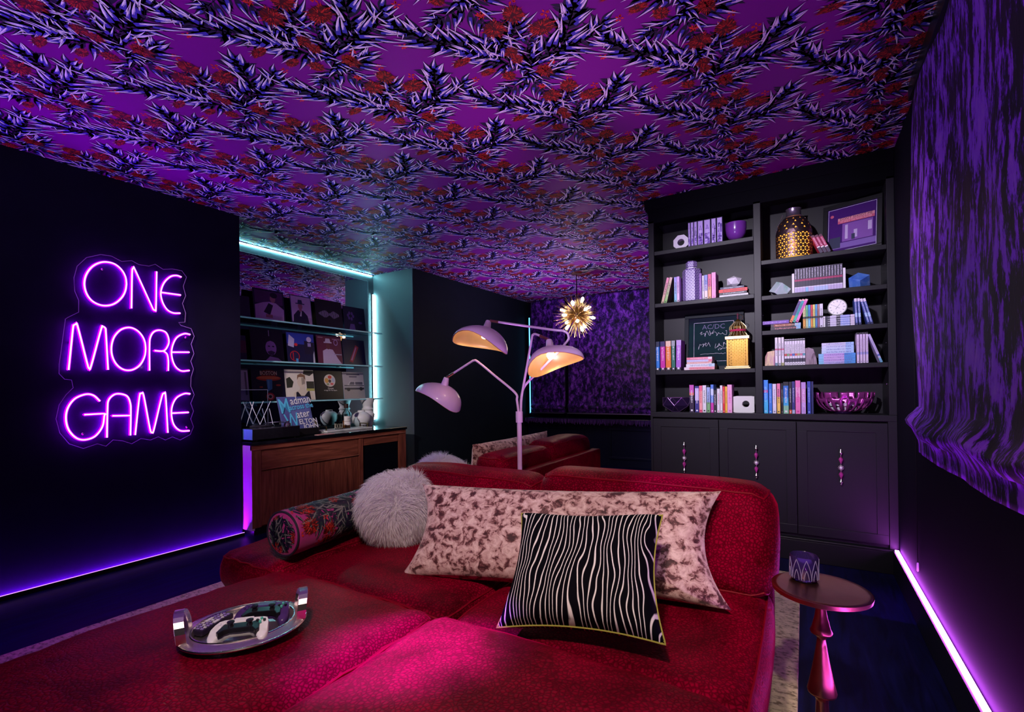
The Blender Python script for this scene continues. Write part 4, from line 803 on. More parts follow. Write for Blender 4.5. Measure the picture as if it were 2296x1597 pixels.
# shelf L1: seven-volume set with one printed violet skyline
xs = [(-0.683, -0.668), (-0.666, -0.646), (-0.644, -0.622), (-0.619, -0.583), (-0.578, -0.536), (-0.531, -0.500), (-0.495, -0.460)]
for k, (a, b) in enumerate(xs):
    t = book('violet and lilac hardback, %s of seven in the set on the top left shelf' % ORD[k], 'lilac hardback set', ((a + b) / 2, YB, 2.079), (0, 0, 0), b - a, 0.172, 0.14, (0.05, 0.02, 0.12))
    p = MB(); w = b - a - 0.006; p.box(-w / 2, w / 2, -0.0004, 0, 0.004, 0.168, 0)
    zz = 0.004; 
    while zz < 0.100 + 0.03 * math.sin(k * 1.3):
        q = RB.uniform(0.3, 0.9) * w; x = RB.uniform(-w / 2, w / 2 - q); hh = RB.uniform(0.006, 0.022); p.box(x, x + q, -0.0008, -0.0003, zz, zz + hh, 1 + (RB.random() < 0.3)); zz += hh * 0.8
    p.add([(-w * 0.3, -0.0007, 0.105), (w * 0.3, -0.0007, 0.105), (0, -0.0007, 0.142)], [(0, 1, 2)], 1)
    p.box(-0.0012, 0.0012, -0.0011, -0.0003, 0.06, 0.125, 3); p.box(-0.003, 0.003, -0.0011, -0.0003, 0.014, 0.018, 3)
    p.build('spine_print', [flat((0.58, 0.42, 0.88)), flat((0.26, 0.12, 0.62)), flat((0.14, 0.05, 0.40)), flat((0.86, 0.80, 0.95))], t)
# shelf L2
def grad(a, b, n=7): return [(i / n, (i + 1) / n, tuple(a[k] + (b[k] - a[k]) * i / (n - 1) for k in range(3))) for i in range(n)]
row(1.701, [(-0.878, -0.860, 1.889, (0.7, 0.3, 0.3), 'leaning orange to pink spined', grad((0.75, 0.55, 0.35), (0.95, 0.35, 0.50)), BLK, 0.235),
            (-0.857, -0.838, 1.889, (0.6, 0.6, 0.3), 'leaning green to cream spined', grad((0.28, 0.62, 0.15), (0.85, 0.62, 0.50)), BLK, 0.235),
            (-0.785, -0.767, 1.882, (0.3, 0.5, 0.8), 'teal to blue spined', grad((0.20, 0.62, 0.72), (0.42, 0.38, 0.88)), BLK),
            (-0.765, -0.747, 1.883, (0.8, 0.5, 0.8), 'pale pink to lilac spined', grad((0.85, 0.62, 0.80), (0.70, 0.42, 0.85)), BLK)],
    'books beside the patterned jar', 'left of the patterned jar')
row(1.701, [(-0.614, -0.598, 1.885, (0.22, 0.06, 0.40), 'thin dark purple', (), (0.6, 0.3, 0.8)), (-0.595, -0.583, 1.868, WHT, 'thin white', (), BLK),
            (-0.581, -0.560, 1.870, (0.25, 0.30, 0.70), 'blue sky spined', [(0, 0.35, (0.85, 0.72, 0.65)), (0.35, 0.6, (0.50, 0.45, 0.80))], BLK),
            (-0.557, -0.536, 1.872, (0.80, 0.10, 0.25), 'red and orange spined', [(0, 0.5, (0.90, 0.42, 0.18))], BLK), (-0.533, -0.507, 1.880, (0.88, 0.35, 0.62), 'thick pink', (), (0.75, 0.2, 0.5))],
    'books beside the patterned jar', 'right of the patterned jar')
def stack(z0, items, group, where, y=YB, d=0.125):
    z = z0
    for k, (x0, x1, th, col, cn, bands, tc) in enumerate(items):
        book('%s book, %s from bottom %s' % (cn, ORD[k], where), group, (x0, y + RB.uniform(0, 0.006), z + th / 2), (0, PI / 2, 0), th - 0.0006, x1 - x0, d, col, bands, tc, (0.15, 0.9), dots=False); z += th
    return z
z = stack(1.701, [(-0.485, -0.308, 0.016, WHT, 'white', (), (0.5, 0.5, 0.5)), (-0.485, -0.316, 0.016, BLK, 'black', (), WHT), (-0.488, -0.312, 0.022, (0.80, 0.015, 0.02), 'bright red', (), (0.2, 0, 0)), (-0.480, -0.331, 0.015, (0.02, 0.03, 0.09), 'navy', (), WHT)], 'flat stack under the white stone', 'of the stack under the white stone')
def faceted(name, label, cat, c, rad, m, seed, n=9, lo=None):
    import bmesh
    r = random.Random(seed); bm = bmesh.new(); bmesh.ops.create_icosphere(bm, subdivisions=1, radius=1)
    for v in bm.verts: v.co *= r.uniform(0.86, 1.06); v.co.x *= rad[0]; v.co.y *= rad[1]; v.co.z *= rad[2]
    if lo is not None:
        for v in bm.verts: v.co.z = max(v.co.z, lo)
    me = bpy.data.meshes.new(name); bm.to_mesh(me); bm.free(); me.materials.append(m); o = put(name, me, None, c); return tag(o, label, cat)
PORC = mat('white_plaster', (0.86, 0.82, 0.88), 0.4, var=0.05)
faceted('faceted_stone', 'white faceted stone ornament on a flat stack of books', 'ornament', (-0.400, 3.60, z + 0.041), (0.056, 0.05, 0.046), PORC, 4, lo=-0.041)
t = thing('ring_ornament', 'white octagonal ring ornament at the left of the lilac hardbacks', 'ornament', (-0.738, 3.555, 2.079))
oct_ = [(0.056 * math.cos(PI / 8 + i * PI / 4), 0.056 + 0.0555 * math.sin(PI / 8 + i * PI / 4)) for i in range(8)]; zmin = min(p[1] for p in oct_); oct_ = [(x, y - zmin) for x, y in oct_]; cz = 0.0513
b = MB(); vs = []; fs = []; n = 24
def octp(a):
    k = math.cos(PI / 8) * 0.056 / max(1e-6, math.cos(((a + PI / 8) % (PI / 4)) - PI / 8)); return (k * math.cos(a), cz + k * math.sin(a))
for yy in (0.0, 0.05):
    for i in range(n): a = 2 * PI * i / n + PI / 24; vs.append((octp(a)[0], yy, octp(a)[1]))
    for i in range(n): a = 2 * PI * i / n + PI / 24; vs.append((0.024 * math.cos(a), yy, cz + 0.024 * math.sin(a)))
for i in range(n):
    k = (i + 1) % n
    fs += [(i, k, n + k, n + i), (2 * n + i, 3 * n + i, 3 * n + k, 2 * n + k), (i, 2 * n + i, 2 * n + k, k), (n + i, n + k, 3 * n + k, 3 * n + i)]
b.add(vs, fs).build('ring', PORC, t)
t = thing('round_bowl', 'glossy purple round bowl on a small foot on the top left shelf', 'bowl', (-0.384, 3.60, 2.079))
MB().lathe([(0.001, 0), (0.026, 0), (0.026, 0.012), (0.020, 0.016)], 28).build('foot', mat('bowl_foot', (0.3, 0.22, 0.42), 0.3), t, smooth=True, angle=0.6)
MB().lathe([(0.018, 0.014), (0.045, 0.028), (0.060, 0.055), (0.066, 0.090), (0.066, 0.130), (0.063, 0.130), (0.060, 0.088), (0.050, 0.045), (0.001, 0.022)], 36, cap=False).build('bowl', mat('bowl_purple_glaze', (0.20, 0.04, 0.36), 0.22, coat=0.5), t, smooth=True)
def fret(name, c1, c2, s):
    m = bpy.data.materials.new(name); m.use_nodes = True; nt = m.node_tree; b = nt.nodes['Principled BSDF']; tc = N(nt, 'ShaderNodeTexCoord')
    sp = N(nt, 'ShaderNodeSeparateXYZ'); nt.links.new(tc.outputs['Object'], sp.inputs[0])
    an = N(nt, 'ShaderNodeMath', operation='ARCTAN2'); nt.links.new(sp.outputs[1], an.inputs[0]); nt.links.new(sp.outputs[0], an.inputs[1])
    sc_ = N(nt, 'ShaderNodeMath', operation='MULTIPLY'); sc_.inputs[1].default_value = 0.062; nt.links.new(an.outputs[0], sc_.inputs[0])
    cb = N(nt, 'ShaderNodeCombineXYZ'); nt.links.new(sc_.outputs[0], cb.inputs[0]); nt.links.new(sp.outputs[2], cb.inputs[1])
    br = N(nt, 'ShaderNodeTexBrick'); br.inputs['Scale'].default_value = s; br.inputs['Color1'].default_value = (*c1, 1); br.inputs['Color2'].default_value = (*c1, 1); br.inputs['Mortar'].default_value = (*c2, 1)
    br.inputs['Mortar Size'].default_value = 0.035; br.inputs['Brick Width'].default_value = 0.42; br.inputs['Row Height'].default_value = 0.22; nt.links.new(cb.outputs[0], br.inputs['Vector'])
    nt.links.new(br.outputs[0], b.inputs['Base Color']); b.inputs['Roughness'].default_value = 0.25; MATS[name] = m; return m
t = thing('ginger_jar', 'tall hexagonal lidded jar with violet and white fretwork pattern', 'jar', (-0.677, 3.60, 1.701))
FR = fret('jar_fretwork', (0.10, 0.03, 0.28), (0.70, 0.62, 0.85), 19)
def hexl(prof): return MB().lathe(prof, 6)
hexl([(0.058, 0), (0.064, 0.006), (0.064, 0.222), (0.058, 0.234), (0.040, 0.238)]).build('jar_body', FR, t, bevel=0.002); hexl([(0.034, 0.236), (0.034, 0.246)]).build('jar_neck', PORC, t)
hexl([(0.038, 0.246), (0.039, 0.250), (0.039, 0.284), (0.034, 0.290)]).build('jar_lid', FR, t, bevel=0.002)
# shelf L3
def band5(c, top): return [(0.82, 1.0, top), (0.0, 0.10, BLK)]
row(1.214, [(-0.921, -0.892, 1.427, (0.02, 0.22, 0.70), 'blue', band5(0, (0.01, 0.015, 0.06)), WHT), (-0.887, -0.854, 1.427, (0.62, 0.01, 0.36), 'magenta', band5(0, (0.03, 0.01, 0.12)), (0.9, 0.6, 0.8)),
            (-0.848, -0.812, 1.428, (0.86, 0.20, 0.02), 'orange', band5(0, (0.90, 0.62, 0.45)), (1, 0.8, 0.6)), (-0.807, -0.782, 1.428, (0.01, 0.16, 0.10), 'dark green', band5(0, (0.35, 0.38, 0.40)), WHT),
            (-0.778, -0.745, 1.430, (0.42, 0.12, 0.62), 'violet', band5(0, (0.55, 0.35, 0.75)), (0.85, 0.75, 0.95), 0.02)], 'five matching fantasy paperbacks', 'beside the signed frame', y=3.525)
z = stack(1.214, [(-0.722, -0.521, 0.020, (0.82, 0.35, 0.40), 'pink and cream', [(0, 0.18, (0.85, 0.70, 0.75))], (0.7, 0.1, 0.1)), (-0.709, -0.521, 0.022, (0.80, 0.82, 0.85), 'pale blue and white', [(0.8, 1, (0.55, 0.75, 0.88))], (0.1, 0.15, 0.3)),
                  (-0.704, -0.540, 0.014, (0.85, 0.55, 0.48), 'peach', (), (0.5, 0.1, 0.1)), (-0.704, -0.537, 0.015, (0.55, 0.55, 0.80), 'periwinkle', [(0.85, 1, (0.8, 0.2, 0.3))], WHT), (-0.704, -0.537, 0.017, (0.80, 0.20, 0.28), 'rosy red', [(0.85, 1, (0.9, 0.8, 0.8))], WHT)],
         'flat stack by the gold lantern', 'of the stack beside the gold lantern')
# framed signed print
t = thing('framed_print', 'dark framed print of white signatures leaning behind the gold lantern', 'picture', (-0.555, 3.700, 1.2135), (-0.12, 0, 0))
fm = MB(); FW, FH = 0.40, 0.42
for b_ in ((-FW / 2, FW / 2, 0, 0.030), (-FW / 2, FW / 2, FH - 0.030, FH), (-FW / 2, -FW / 2 + 0.030, 0.03, FH - 0.03), (FW / 2 - 0.030, FW / 2, 0.03, FH - 0.03)): fm.box(b_[0], b_[1], -0.012, 0.006, b_[2], b_[3])
fm.build('frame', mat('frame_dark_teal', (0.008, 0.012, 0.018), 0.5, spec=0.2), t, bevel=0.002)
MB().box(-FW / 2 + 0.02, FW / 2 - 0.02, -0.002, 0.004, 0.02, FH - 0.02).build('print_sheet', ramp_mat('print_night_green', [(0.3, (0.008, 0.004, 0.022)), (0.7, (0.006, 0.05, 0.045))], 1.2, (1, 1, 3), 2, 0, rough=0.6, sheen=0, bump=0, spec=0.05), t)
ln = MB(); sx0, sx1, sz0, sz1 = -0.135, 0.135, 0.065, 0.355
for b_ in ((sx0, sx1, sz0, sz0 + 0.002), (sx0, sx1, sz1 - 0.002, sz1), (sx0, sx0 + 0.002, sz0, sz1), (sx1 - 0.002, sx1, sz0, sz1)): ln.box(b_[0], b_[1], -0.0026, -0.0018, b_[2], b_[3])
ln.build('border_line', flat((0.70, 0.62, 0.80)), t)
sg = MB(); rs = random.Random(5)
for (cx, cz_, w, h_) in ((-0.05, 0.275, 0.09, 0.05), (0.04, 0.270, 0.10, 0.035), (-0.055, 0.185, 0.085, 0.045), (0.055, 0.185, 0.085, 0.04), (0.06, 0.155, 0.06, 0.02), (0.0, 0.120, 0.16, 0.012)):
    pts = [(cx + w * (-0.5 + i / 15) + rs.uniform(-.01, .01), -0.003, cz_ + h_ * (-0.5 + i / 22) * 0.5 + rs.uniform(-h_, h_) * 0.45) for i in range(16)]
    sg.tube(bez(pts, 4), 0.0010, 4)
sg.build('signatures', flat((0.85, 0.80, 0.92)), t)
text('title_lettering', 'AC/DC', 0.050, flat((0.12, 0.10, 0.24)), t, (0, -0.0028, 0.318), (PI / 2, 0, 0), 0.0003)
# gold lantern
GL = mat('lantern_gold', (0.40, 0.22, 0.05), 0.3, metal=0.9, var=0.2, vscale=120); GLW = mat('lantern_glass_lit', (1, 0.75, 0.25), 0.4, emit=(1.0, 0.45, 0.05), es=0.75)
LCX, LCY = -0.380, 3.595
t = thing('gold_lantern', 'glowing gold filigree lantern with an onion dome on the left shelf', 'lantern', (LCX, LCY, 1.2135))
b = MB(); b.box(-0.080, 0.080, -0.060, 0.060, 0, 0.010); b.box(-0.072, 0.072, -0.054, 0.054, 0.010, 0.020); b.build('base', mat('lantern_base_gold', (0.75, 0.60, 0.30), 0.35, metal=0.7), t, bevel=0.002)
for sx in (-1, 1):
    for sy in (-1, 1): MB().box(sx * 0.060 - 0.006, sx * 0.060 + 0.006, sy * 0.046 - 0.006, sy * 0.046 + 0.006, 0.020, 0.200).build('corner_post', GL, t, bevel=0.001)
def lattice(w, z0, z1, nx, nz):
    b = MB(); dx = w / nx; dz = (z1 - z0) / nz; s = 0.30
    for i in range(nx):
        for j in range(nz):
            x = -w / 2 + i * dx; z = z0 + j * dz; cx = x + dx / 2; c2 = z + dz / 2
            o = [(x, z), (x + dx, z), (x + dx, z + dz), (x, z + dz)]; hcirc = [(cx + (px - cx) * 0.55, c2 + (pz - c2) * 0.55) for px, pz in o]
            if (i + j) % 2: hcirc = [(cx - dx * 0.38, c2), (cx, c2 - dz * 0.38), (cx + dx * 0.38, c2), (cx, c2 + dz * 0.38)]; hcirc = [((hcirc[k][0] + hcirc[(k + 1) % 4][0]) / 2 * 1, (hcirc[k][1] + hcirc[(k + 1) % 4][1]) / 2) for k in range(4)]
            vs = [(p[0], 0, p[1]) for p in o] + [(p[0], 0, p[1]) for p in hcirc]; fs = [(k, (k + 1) % 4, 4 + (k + 1) % 4, 4 + k) for k in range(4)]
            b.add(vs, fs)
    return b
for k, (w, off, rz) in enumerate(((0.108, 0.046, 0), (0.108, 0.046, PI), (0.080, 0.060, PI / 2), (0.080, 0.060, -PI / 2))):
    o = lattice(w, 0.022, 0.198, 10 if k < 2 else 8, 17).build('filigree_panel', GL, t, solid=0.002); o.rotation_euler = (0, 0, rz); o.location = Vector((0, -off, 0)); o.location.rotate(Matrix.Rotation(rz, 3, 'Z'))
MB().lathe([(0.036, 0.022), (0.036, 0.180), (0.030, 0.190)], 20).build('candle_glass', GLW, t, smooth=True)
MB().lathe([(0.024, 0.095), (0.030, 0.115), (0.026, 0.150), (0.001, 0.160)], 16).build('candle_glow', glow('lantern_flame', (1.0, 0.75, 0.30), 5), t, smooth=True)
b = MB(); b.box(-0.075, 0.075, -0.057, 0.057, 0.200, 0.222); b.build('cornice', mat('lantern_cornice', (0.70, 0.52, 0.28), 0.35, metal=0.8), t, bevel=0.002)
MB().lathe([(0.062, 0.222), (0.048, 0.245), (0.040, 0.252), (0.046, 0.262), (0.052, 0.276), (0.050, 0.288), (0.036, 0.304), (0.020, 0.322), (0.010, 0.336), (0.004, 0.342)], 16).build('onion_dome', GL, t)
dm = MB()
for k in range(16):
    a = 2 * PI * k / 16; dm.tube([((r_) * math.cos(a), r_ * math.sin(a), z_) for r_, z_ in ((0.060, 0.224), (0.047, 0.246), (0.053, 0.276), (0.050, 0.289), (0.021, 0.322))], 0.0022, 5)
dm.build('dome_rib', mat('lantern_gold_bright', (1.0, 0.85, 0.45), 0.25, metal=0.7), t, smooth=True)
MB().lathe([(0.051, 0.255), (0.053, 0.262), (0.051, 0.268)], 20, cap=False).build('ruby_band', mat('ruby_band', (0.55, 0.03, 0.10), 0.3), t, solid=0.002)
MB().lathe([(0.003, 0.340), (0.008, 0.350), (0.004, 0.360), (0.009, 0.372), (0.001, 0.384)], 12).build('finial', mat('finial_rose', (0.55, 0.20, 0.25), 0.25, metal=0.8), t, smooth=True)
MB().tube([(0.004 + 0.030 * math.sin(a), 0, 0.352 + 0.018 * math.cos(a * 1.0)) for a in [i * PI / 8 for i in range(9)]], 0.0013, 5).build('carry_ring', GL, t)
lamp('lantern_light', 'POINT', (0, -0.0, 0.13), 0.35, (1.0, 0.62, 0.22), size=0.02, parent=t)
# ledge, left bay
t = thing('terrarium', 'black faceted open terrarium with purple metal edges beside the books', 'ornament', (-0.792, 3.60, 0.917))
r1 = [(0.045 * math.cos(k * PI / 3), 0.035 * math.sin(k * PI / 3), 0.0) for k in range(6)]; r2 = [(0.102 * math.cos(k * PI / 3 + PI / 6), 0.075 * math.sin(k * PI / 3 + PI / 6), 0.045) for k in range(6)]; r3 = [(0.098 * math.cos(k * PI / 3), 0.07 * math.sin(k * PI / 3), 0.102) for k in range(6)]
e = MB(); g = MB()
for k in range(6):
    q = (k + 1) % 6
    g.add([r1[k], r1[q], r2[k]], [(0, 1, 2)]); g.add([r1[q], r2[q], r2[k]], [(0, 1, 2)]); g.add([r2[k], r2[q], r3[q]], [(0, 1, 2)])
    if k != 4: g.add([r3[k], r2[k], r3[q]], [(0, 1, 2)])
    for a, c in ((r1[k], r1[q]), (r1[k], r2[k]), (r1[q], r2[k]), (r2[k], r3[k]), (r2[k], r3[q]), (r3[k], r3[q])): e.tube([a, c], 0.0022, 6)
g.add(r1, [tuple(range(6))]); g.build('glass_panes', mat('terrarium_glass', (0.02, 0.01, 0.04), 0.12), t, solid=0.0015); e.build('metal_edges', mat('terrarium_edge', (0.45, 0.25, 0.55), 0.3, metal=0.9), t, smooth=True)
row(0.917, [(-0.689, -0.659, 1.109, (0.03, 0.012, 0.05), 'dark plum with pink top', [(0.72, 1.0, (0.62, 0.10, 0.50)), (0.62, 0.72, (0.75, 0.2, 0.15))], WHT), (-0.653, -0.627, 1.100, (0.04, 0.03, 0.25), 'navy and lavender', [(0.45, 0.92, (0.62, 0.55, 0.88))], WHT),
            (-0.624, -0.603, 1.103, (0.88, 0.16, 0.28), 'coral', [(0.1, 0.8, (0.92, 0.40, 0.38))], (0.6, 0, 0.1)), (-0.602, -0.578, 1.105, WHT, 'plain white', (), BLK), (-0.575, -0.553, 1.091, (0.22, 0.48, 0.20), 'blue over green', [(0.4, 1, (0.35, 0.48, 0.80))], BLK),
            (-0.550, -0.531, 1.109, (0.10, 0.25, 0.75), 'blue and magenta', [(0, 0.35, (0.60, 0.03, 0.40)), (0.62, 0.85, (0.6, 0.7, 0.95))], WHT), (-0.530, -0.512, 1.070, (0.025, 0.018, 0.03), 'short black', (), WHT), (-0.509, -0.491, 1.080, WHT, 'short white', (), (0.6, 0.1, 0.2)),
            (-0.489, -0.474, 1.103, (0.84, 0.80, 0.82), 'thin white', (), BLK), (-0.472, -0.460, 1.095, (0.80, 0.03, 0.05), 'thin red', (), (1, 0.7, 0.6)), (-0.458, -0.444, 1.095, (0.92, 0.55, 0.05), 'yellow orange', (), (0.4, 0.1, 0)), (-0.443, -0.415, 1.107, (0.88, 0.42, 0.68), 'thick pink', (), (0.7, 0.15, 0.45))],
    'books between the terrarium and the white block', 'between terrarium and white block')
t = thing('block_bookend', 'white square stone block with a round hole at the end of the books', 'bookend', (-0.346, 3.56, 0.917))
b = MB(); vs = []; fs = []; n = 32; S = 0.064; H2 = 0.056
def sq(a):
    k = min(S / max(1e-6, abs(math.cos(a))), H2 / max(1e-6, abs(math.sin(a)))); return (k * math.cos(a), H2 + k * math.sin(a))
for yy in (0, 0.05):
    vs += [(sq(2 * PI * (i + .5) / n)[0], yy, sq(2 * PI * (i + .5) / n)[1]) for i in range(n)]; vs += [(0.012 + 0.022 * math.cos(2 * PI * (i + .5) / n), yy, H2 + 0.003 + 0.022 * math.sin(2 * PI * (i + .5) / n)) for i in range(n)]
for i in range(n):
    k = (i + 1) % n; fs += [(i, k, n + k, n + i), (2 * n + i, 3 * n + i, 3 * n + k, 2 * n + k), (i, 2 * n + i, 2 * n + k, k), (n + i, n + k, 3 * n + k, 3 * n + i)]
b.add(vs, fs).build('block', mat('block_white_stone', (0.78, 0.78, 0.74), 0.35, var=0.08, vscale=10), t)
# right bay, top shelf: perforated lantern jar, three leaning volumes, framed poster
t = thing('lantern_jar', 'glowing perforated metal milk-can lantern on the top right shelf', 'lantern', (-0.044, 3.605, 1.910))
JP = [(0.098, 0.0), (0.102, 0.01), (0.102, 0.165), (0.100, 0.180), (0.092, 0.215), (0.076, 0.248), (0.058, 0.268), (0.044, 0.276)]
JS = bez([(p[0], 0, p[1]) for p in JP], 3); NT = 24; JR = JS[::1]; b = MB()
zs = [0.004 + i * (0.262 / 12) for i in range(13)]
def jr(z):
    for i in range(len(JR) - 1):
        if JR[i].z <= z <= JR[i + 1].z: k = (z - JR[i].z) / max(1e-6, JR[i + 1].z - JR[i].z); return JR[i].x + (JR[i + 1].x - JR[i].x) * k
    return JR[-1].x
for j in range(12):
    for i in range(NT):
        o = 0.5 * (j % 2); A = [(i + o, zs[j]), (i + 1 + o, zs[j]), (i + 0.5 + o, zs[j + 1])]; B = [(i + 1 + o, zs[j]), (i + 1.5 + o, zs[j + 1]), (i + 0.5 + o, zs[j + 1])]
        for T in (A, B):
            cx = sum(p[0] for p in T) / 3; c2 = sum(p[1] for p in T) / 3; P3 = []
            hole = j != 7 and (j < 7 or (i + j) % 2 == 0 and T is A); k = 0.52
            for (q, zz) in T: a = 2 * PI * q / NT; r_ = jr(zz); P3.append((r_ * math.cos(a), r_ * math.sin(a), zz))
            if not hole: b.add(P3, [(0, 1, 2)]); continue
            for (q, zz) in T:
                q2 = cx + (q - cx) * k; z2 = c2 + (zz - c2) * k; a = 2 * PI * q2 / NT; r_ = jr(z2); P3.append((r_ * math.cos(a), r_ * math.sin(a), z2))
            b.add(P3, [(0, 1, 4, 3), (1, 2, 5, 4), (2, 0, 3, 5)])
b.build('perforated_body', mat('jar_pewter', (0.16, 0.10, 0.11), 0.35, metal=0.9, var=0.1), t, solid=0.0015)
MB().lathe([(0.085, 0.004), (0.087, 0.16), (0.070, 0.22), (0.040, 0.26)], 28).build('amber_liner', glow('jar_amber', (1.0, 0.40, 0.05), 1.9), t, smooth=True)
MB().lathe([(0.046, 0.270), (0.050, 0.276), (0.043, 0.284), (0.042, 0.320), (0.045, 0.328), (0.043, 0.328), (0.039, 0.318), (0.001, 0.300)], 30, cap=False).build('neck', mat('jar_neck_silver', (0.55, 0.45, 0.60), 0.25, metal=0.9), t, smooth=True, angle=0.8)
MB().tube([(-0.102, 0, 0.16), (-0.098, -0.01, 0.21), (-0.060, -0.02, 0.295)], 0.0018, 6).build('bail_handle', mat('jar_neck_silver'), t, smooth=True)
lamp('jar_light', 'POINT', (0, -0.12, 0.08), 0.25, (1.0, 0.5, 0.12), size=0.04, parent=t)
for k in range(3):
    book('red and black manga volume, %s of the three leaning on the poster' % ORD[k], 'leaning red manga', (0.104 + 0.0205 * k, YB + 0.004, 1.9165), (0, -0.40, 0), 0.016, 0.125, 0.10, (0.45, 0.02, 0.12), [(0.0, 0.30, (0.05, 0.03, 0.08)), (0.30, 0.36, (0.9, 0.8, 0.85)), (0.88, 1.0, (0.12, 0.02, 0.06))], (0.90, 0.65, 0.80), (0.42, 0.86), dots=False)
t = thing('framed_poster', 'dark framed music poster with a lit marquee angled on the top right shelf', 'picture', (0.262, 3.640, 1.912), (-0.10, 0, -0.36))
fm = MB(); FW, FH = 0.315, 0.335
for b_ in ((-FW / 2, FW / 2, 0, 0.026), (-FW / 2, FW / 2, FH - 0.026, FH), (-FW / 2, -FW / 2 + 0.026, 0.026, FH - 0.026), (FW / 2 - 0.026, FW / 2, 0.026, FH - 0.026)): fm.box(b_[0], b_[1], -0.012, 0.006, b_[2], b_[3])
fm.build('frame', M_BLACK, t, bevel=0.002)
p = MB(); p.box(-FW / 2 + 0.02, FW / 2 - 0.02, -0.003, 0.003, 0.02, FH - 0.02, 0)
p.box(-0.075, 0.118, -0.0042, -0.003, 0.205, 0.240, 1); p.box(-0.075, 0.118, -0.0044, -0.0042, 0.205, 0.222, 2)
for x0, x1, z0, z1, mi in ((-0.05, 0.11, 0.085, 0.200, 3), (0.045, 0.075, 0.125, 0.17, 1), (0.085, 0.105, 0.13, 0.185, 4), (-0.035, -0.02, 0.10, 0.19, 4), (-0.125, 0.125, 0.045, 0.080, 5), (-0.12, -0.06, 0.05, 0.12, 6), (0.012, 0.03, 0.10, 0.15, 4), (0.0, 0.018, 0.09, 0.125, 6)): p.box(x0, x1, -0.0046 - 0.0002 * mi, -0.003, z0, z1, mi)
for x0, x1, z0, z1 in ((-0.128, 0.128, 0.030, 0.0318), (-0.128, 0.128, FH - 0.0318, FH - 0.030), (-0.128, -0.1262, 0.03, FH - 0.03), (0.1262, 0.128, 0.03, FH - 0.03)): p.box(x0, x1, -0.0045, -0.003, z0, z1, 7)
p.sphere((-0.108, -0.0035, 0.262), 0.010, 10, mi=2, sq=(1, 0.1, 1))
p.build('poster_sheet', [flat((0.06, 0.012, 0.16), 0.25), flat((0.75, 0.28, 0.35)), flat((0.62, 0.10, 0.20)), flat((0.22, 0.07, 0.40)), flat((0.55, 0.42, 0.72)), flat((0.20, 0.10, 0.42)), flat((0.02, 0.025, 0.08)), flat((0.75, 0.72, 0.90))], t)
text('marquee_lettering', "DON'T SHOOT ME", 0.0205, flat((0.10, 0.01, 0.05)), t, (0.0215, -0.0048, 0.231), (PI / 2, 0, 0)); text('marquee_lettering', "I'M ONLY THE PIANO PLAYER", 0.0125, flat((0.85, 0.55, 0.6)), t, (0.0215, -0.0050, 0.2135), (PI / 2, 0, 0))
# second right shelf
def gem(label, c, s, cols, rot):
    t = thing('cube_bookend', label, 'ornament', c, rot); names = ('top_face', 'left_face', 'right_face')
    m = ramp_mat('onyx_' + cols[3], [(0.3, cols[0]), (0.5, cols[1]), (0.7, cols[2])], 9, (1, 1, 1), 4, 0.8, rough=0.25, sheen=0, bump=0.02)
    MB().box(-s, s, -s, s, -s, s).build('cube', m, t, bevel=0.002); return t
gem('pale green onyx cube tipped on its corner at the left of the manga row', (-0.126, 3.585, 1.720), 0.0375, ((0.25, 0.60, 0.45), (0.60, 0.72, 0.75), (0.75, 0.72, 0.85), 'green'), (0.35, 0.55, 0.70))
gem('blue stone cube tipped on its corner at the right of the manga row', (0.296, 3.590, 1.7215), 0.0375, ((0.05, 0.12, 0.60), (0.10, 0.25, 0.75), (0.28, 0.40, 0.85), 'blue'), (0.45, -0.50, 0.65))
for x, nm in ((-0.050, 'left'), (0.218, 'right')):
    o = tag(MB().box(x - 0.0065, x + 0.0065, 3.535, 3.64, 1.6805, 1.808).build('white_slab', PORC, None, bevel=0.001), 'thin white slab bookend at the %s end of the black manga row' % nm, 'bookend')
for k in range(17):
    x = -0.035 + k * (0.240 / 16.2); blu = (0.25, 0.55, 0.85) if k == 4 else ((0.45, 0.55, 0.85) if 6 < k < 12 else (0.55, 0.45, 0.72))
    book('black and white manga volume, %s of seventeen in the row' % ORD[k], 'row of seventeen manga', (x, YB + RB.uniform(0, .004), 1.6805), (0, 0, 0), 0.0142, 0.155, 0.11, (0.03, 0.02, 0.05), [(0.0, 0.20, blu), (0.20, 0.24, (0.75, 0.7, 0.85)), (0.47, 0.55, (0.40, 0.02, 0.12))], (0.80, 0.76, 0.90), (0.58, 0.97), dots=False)
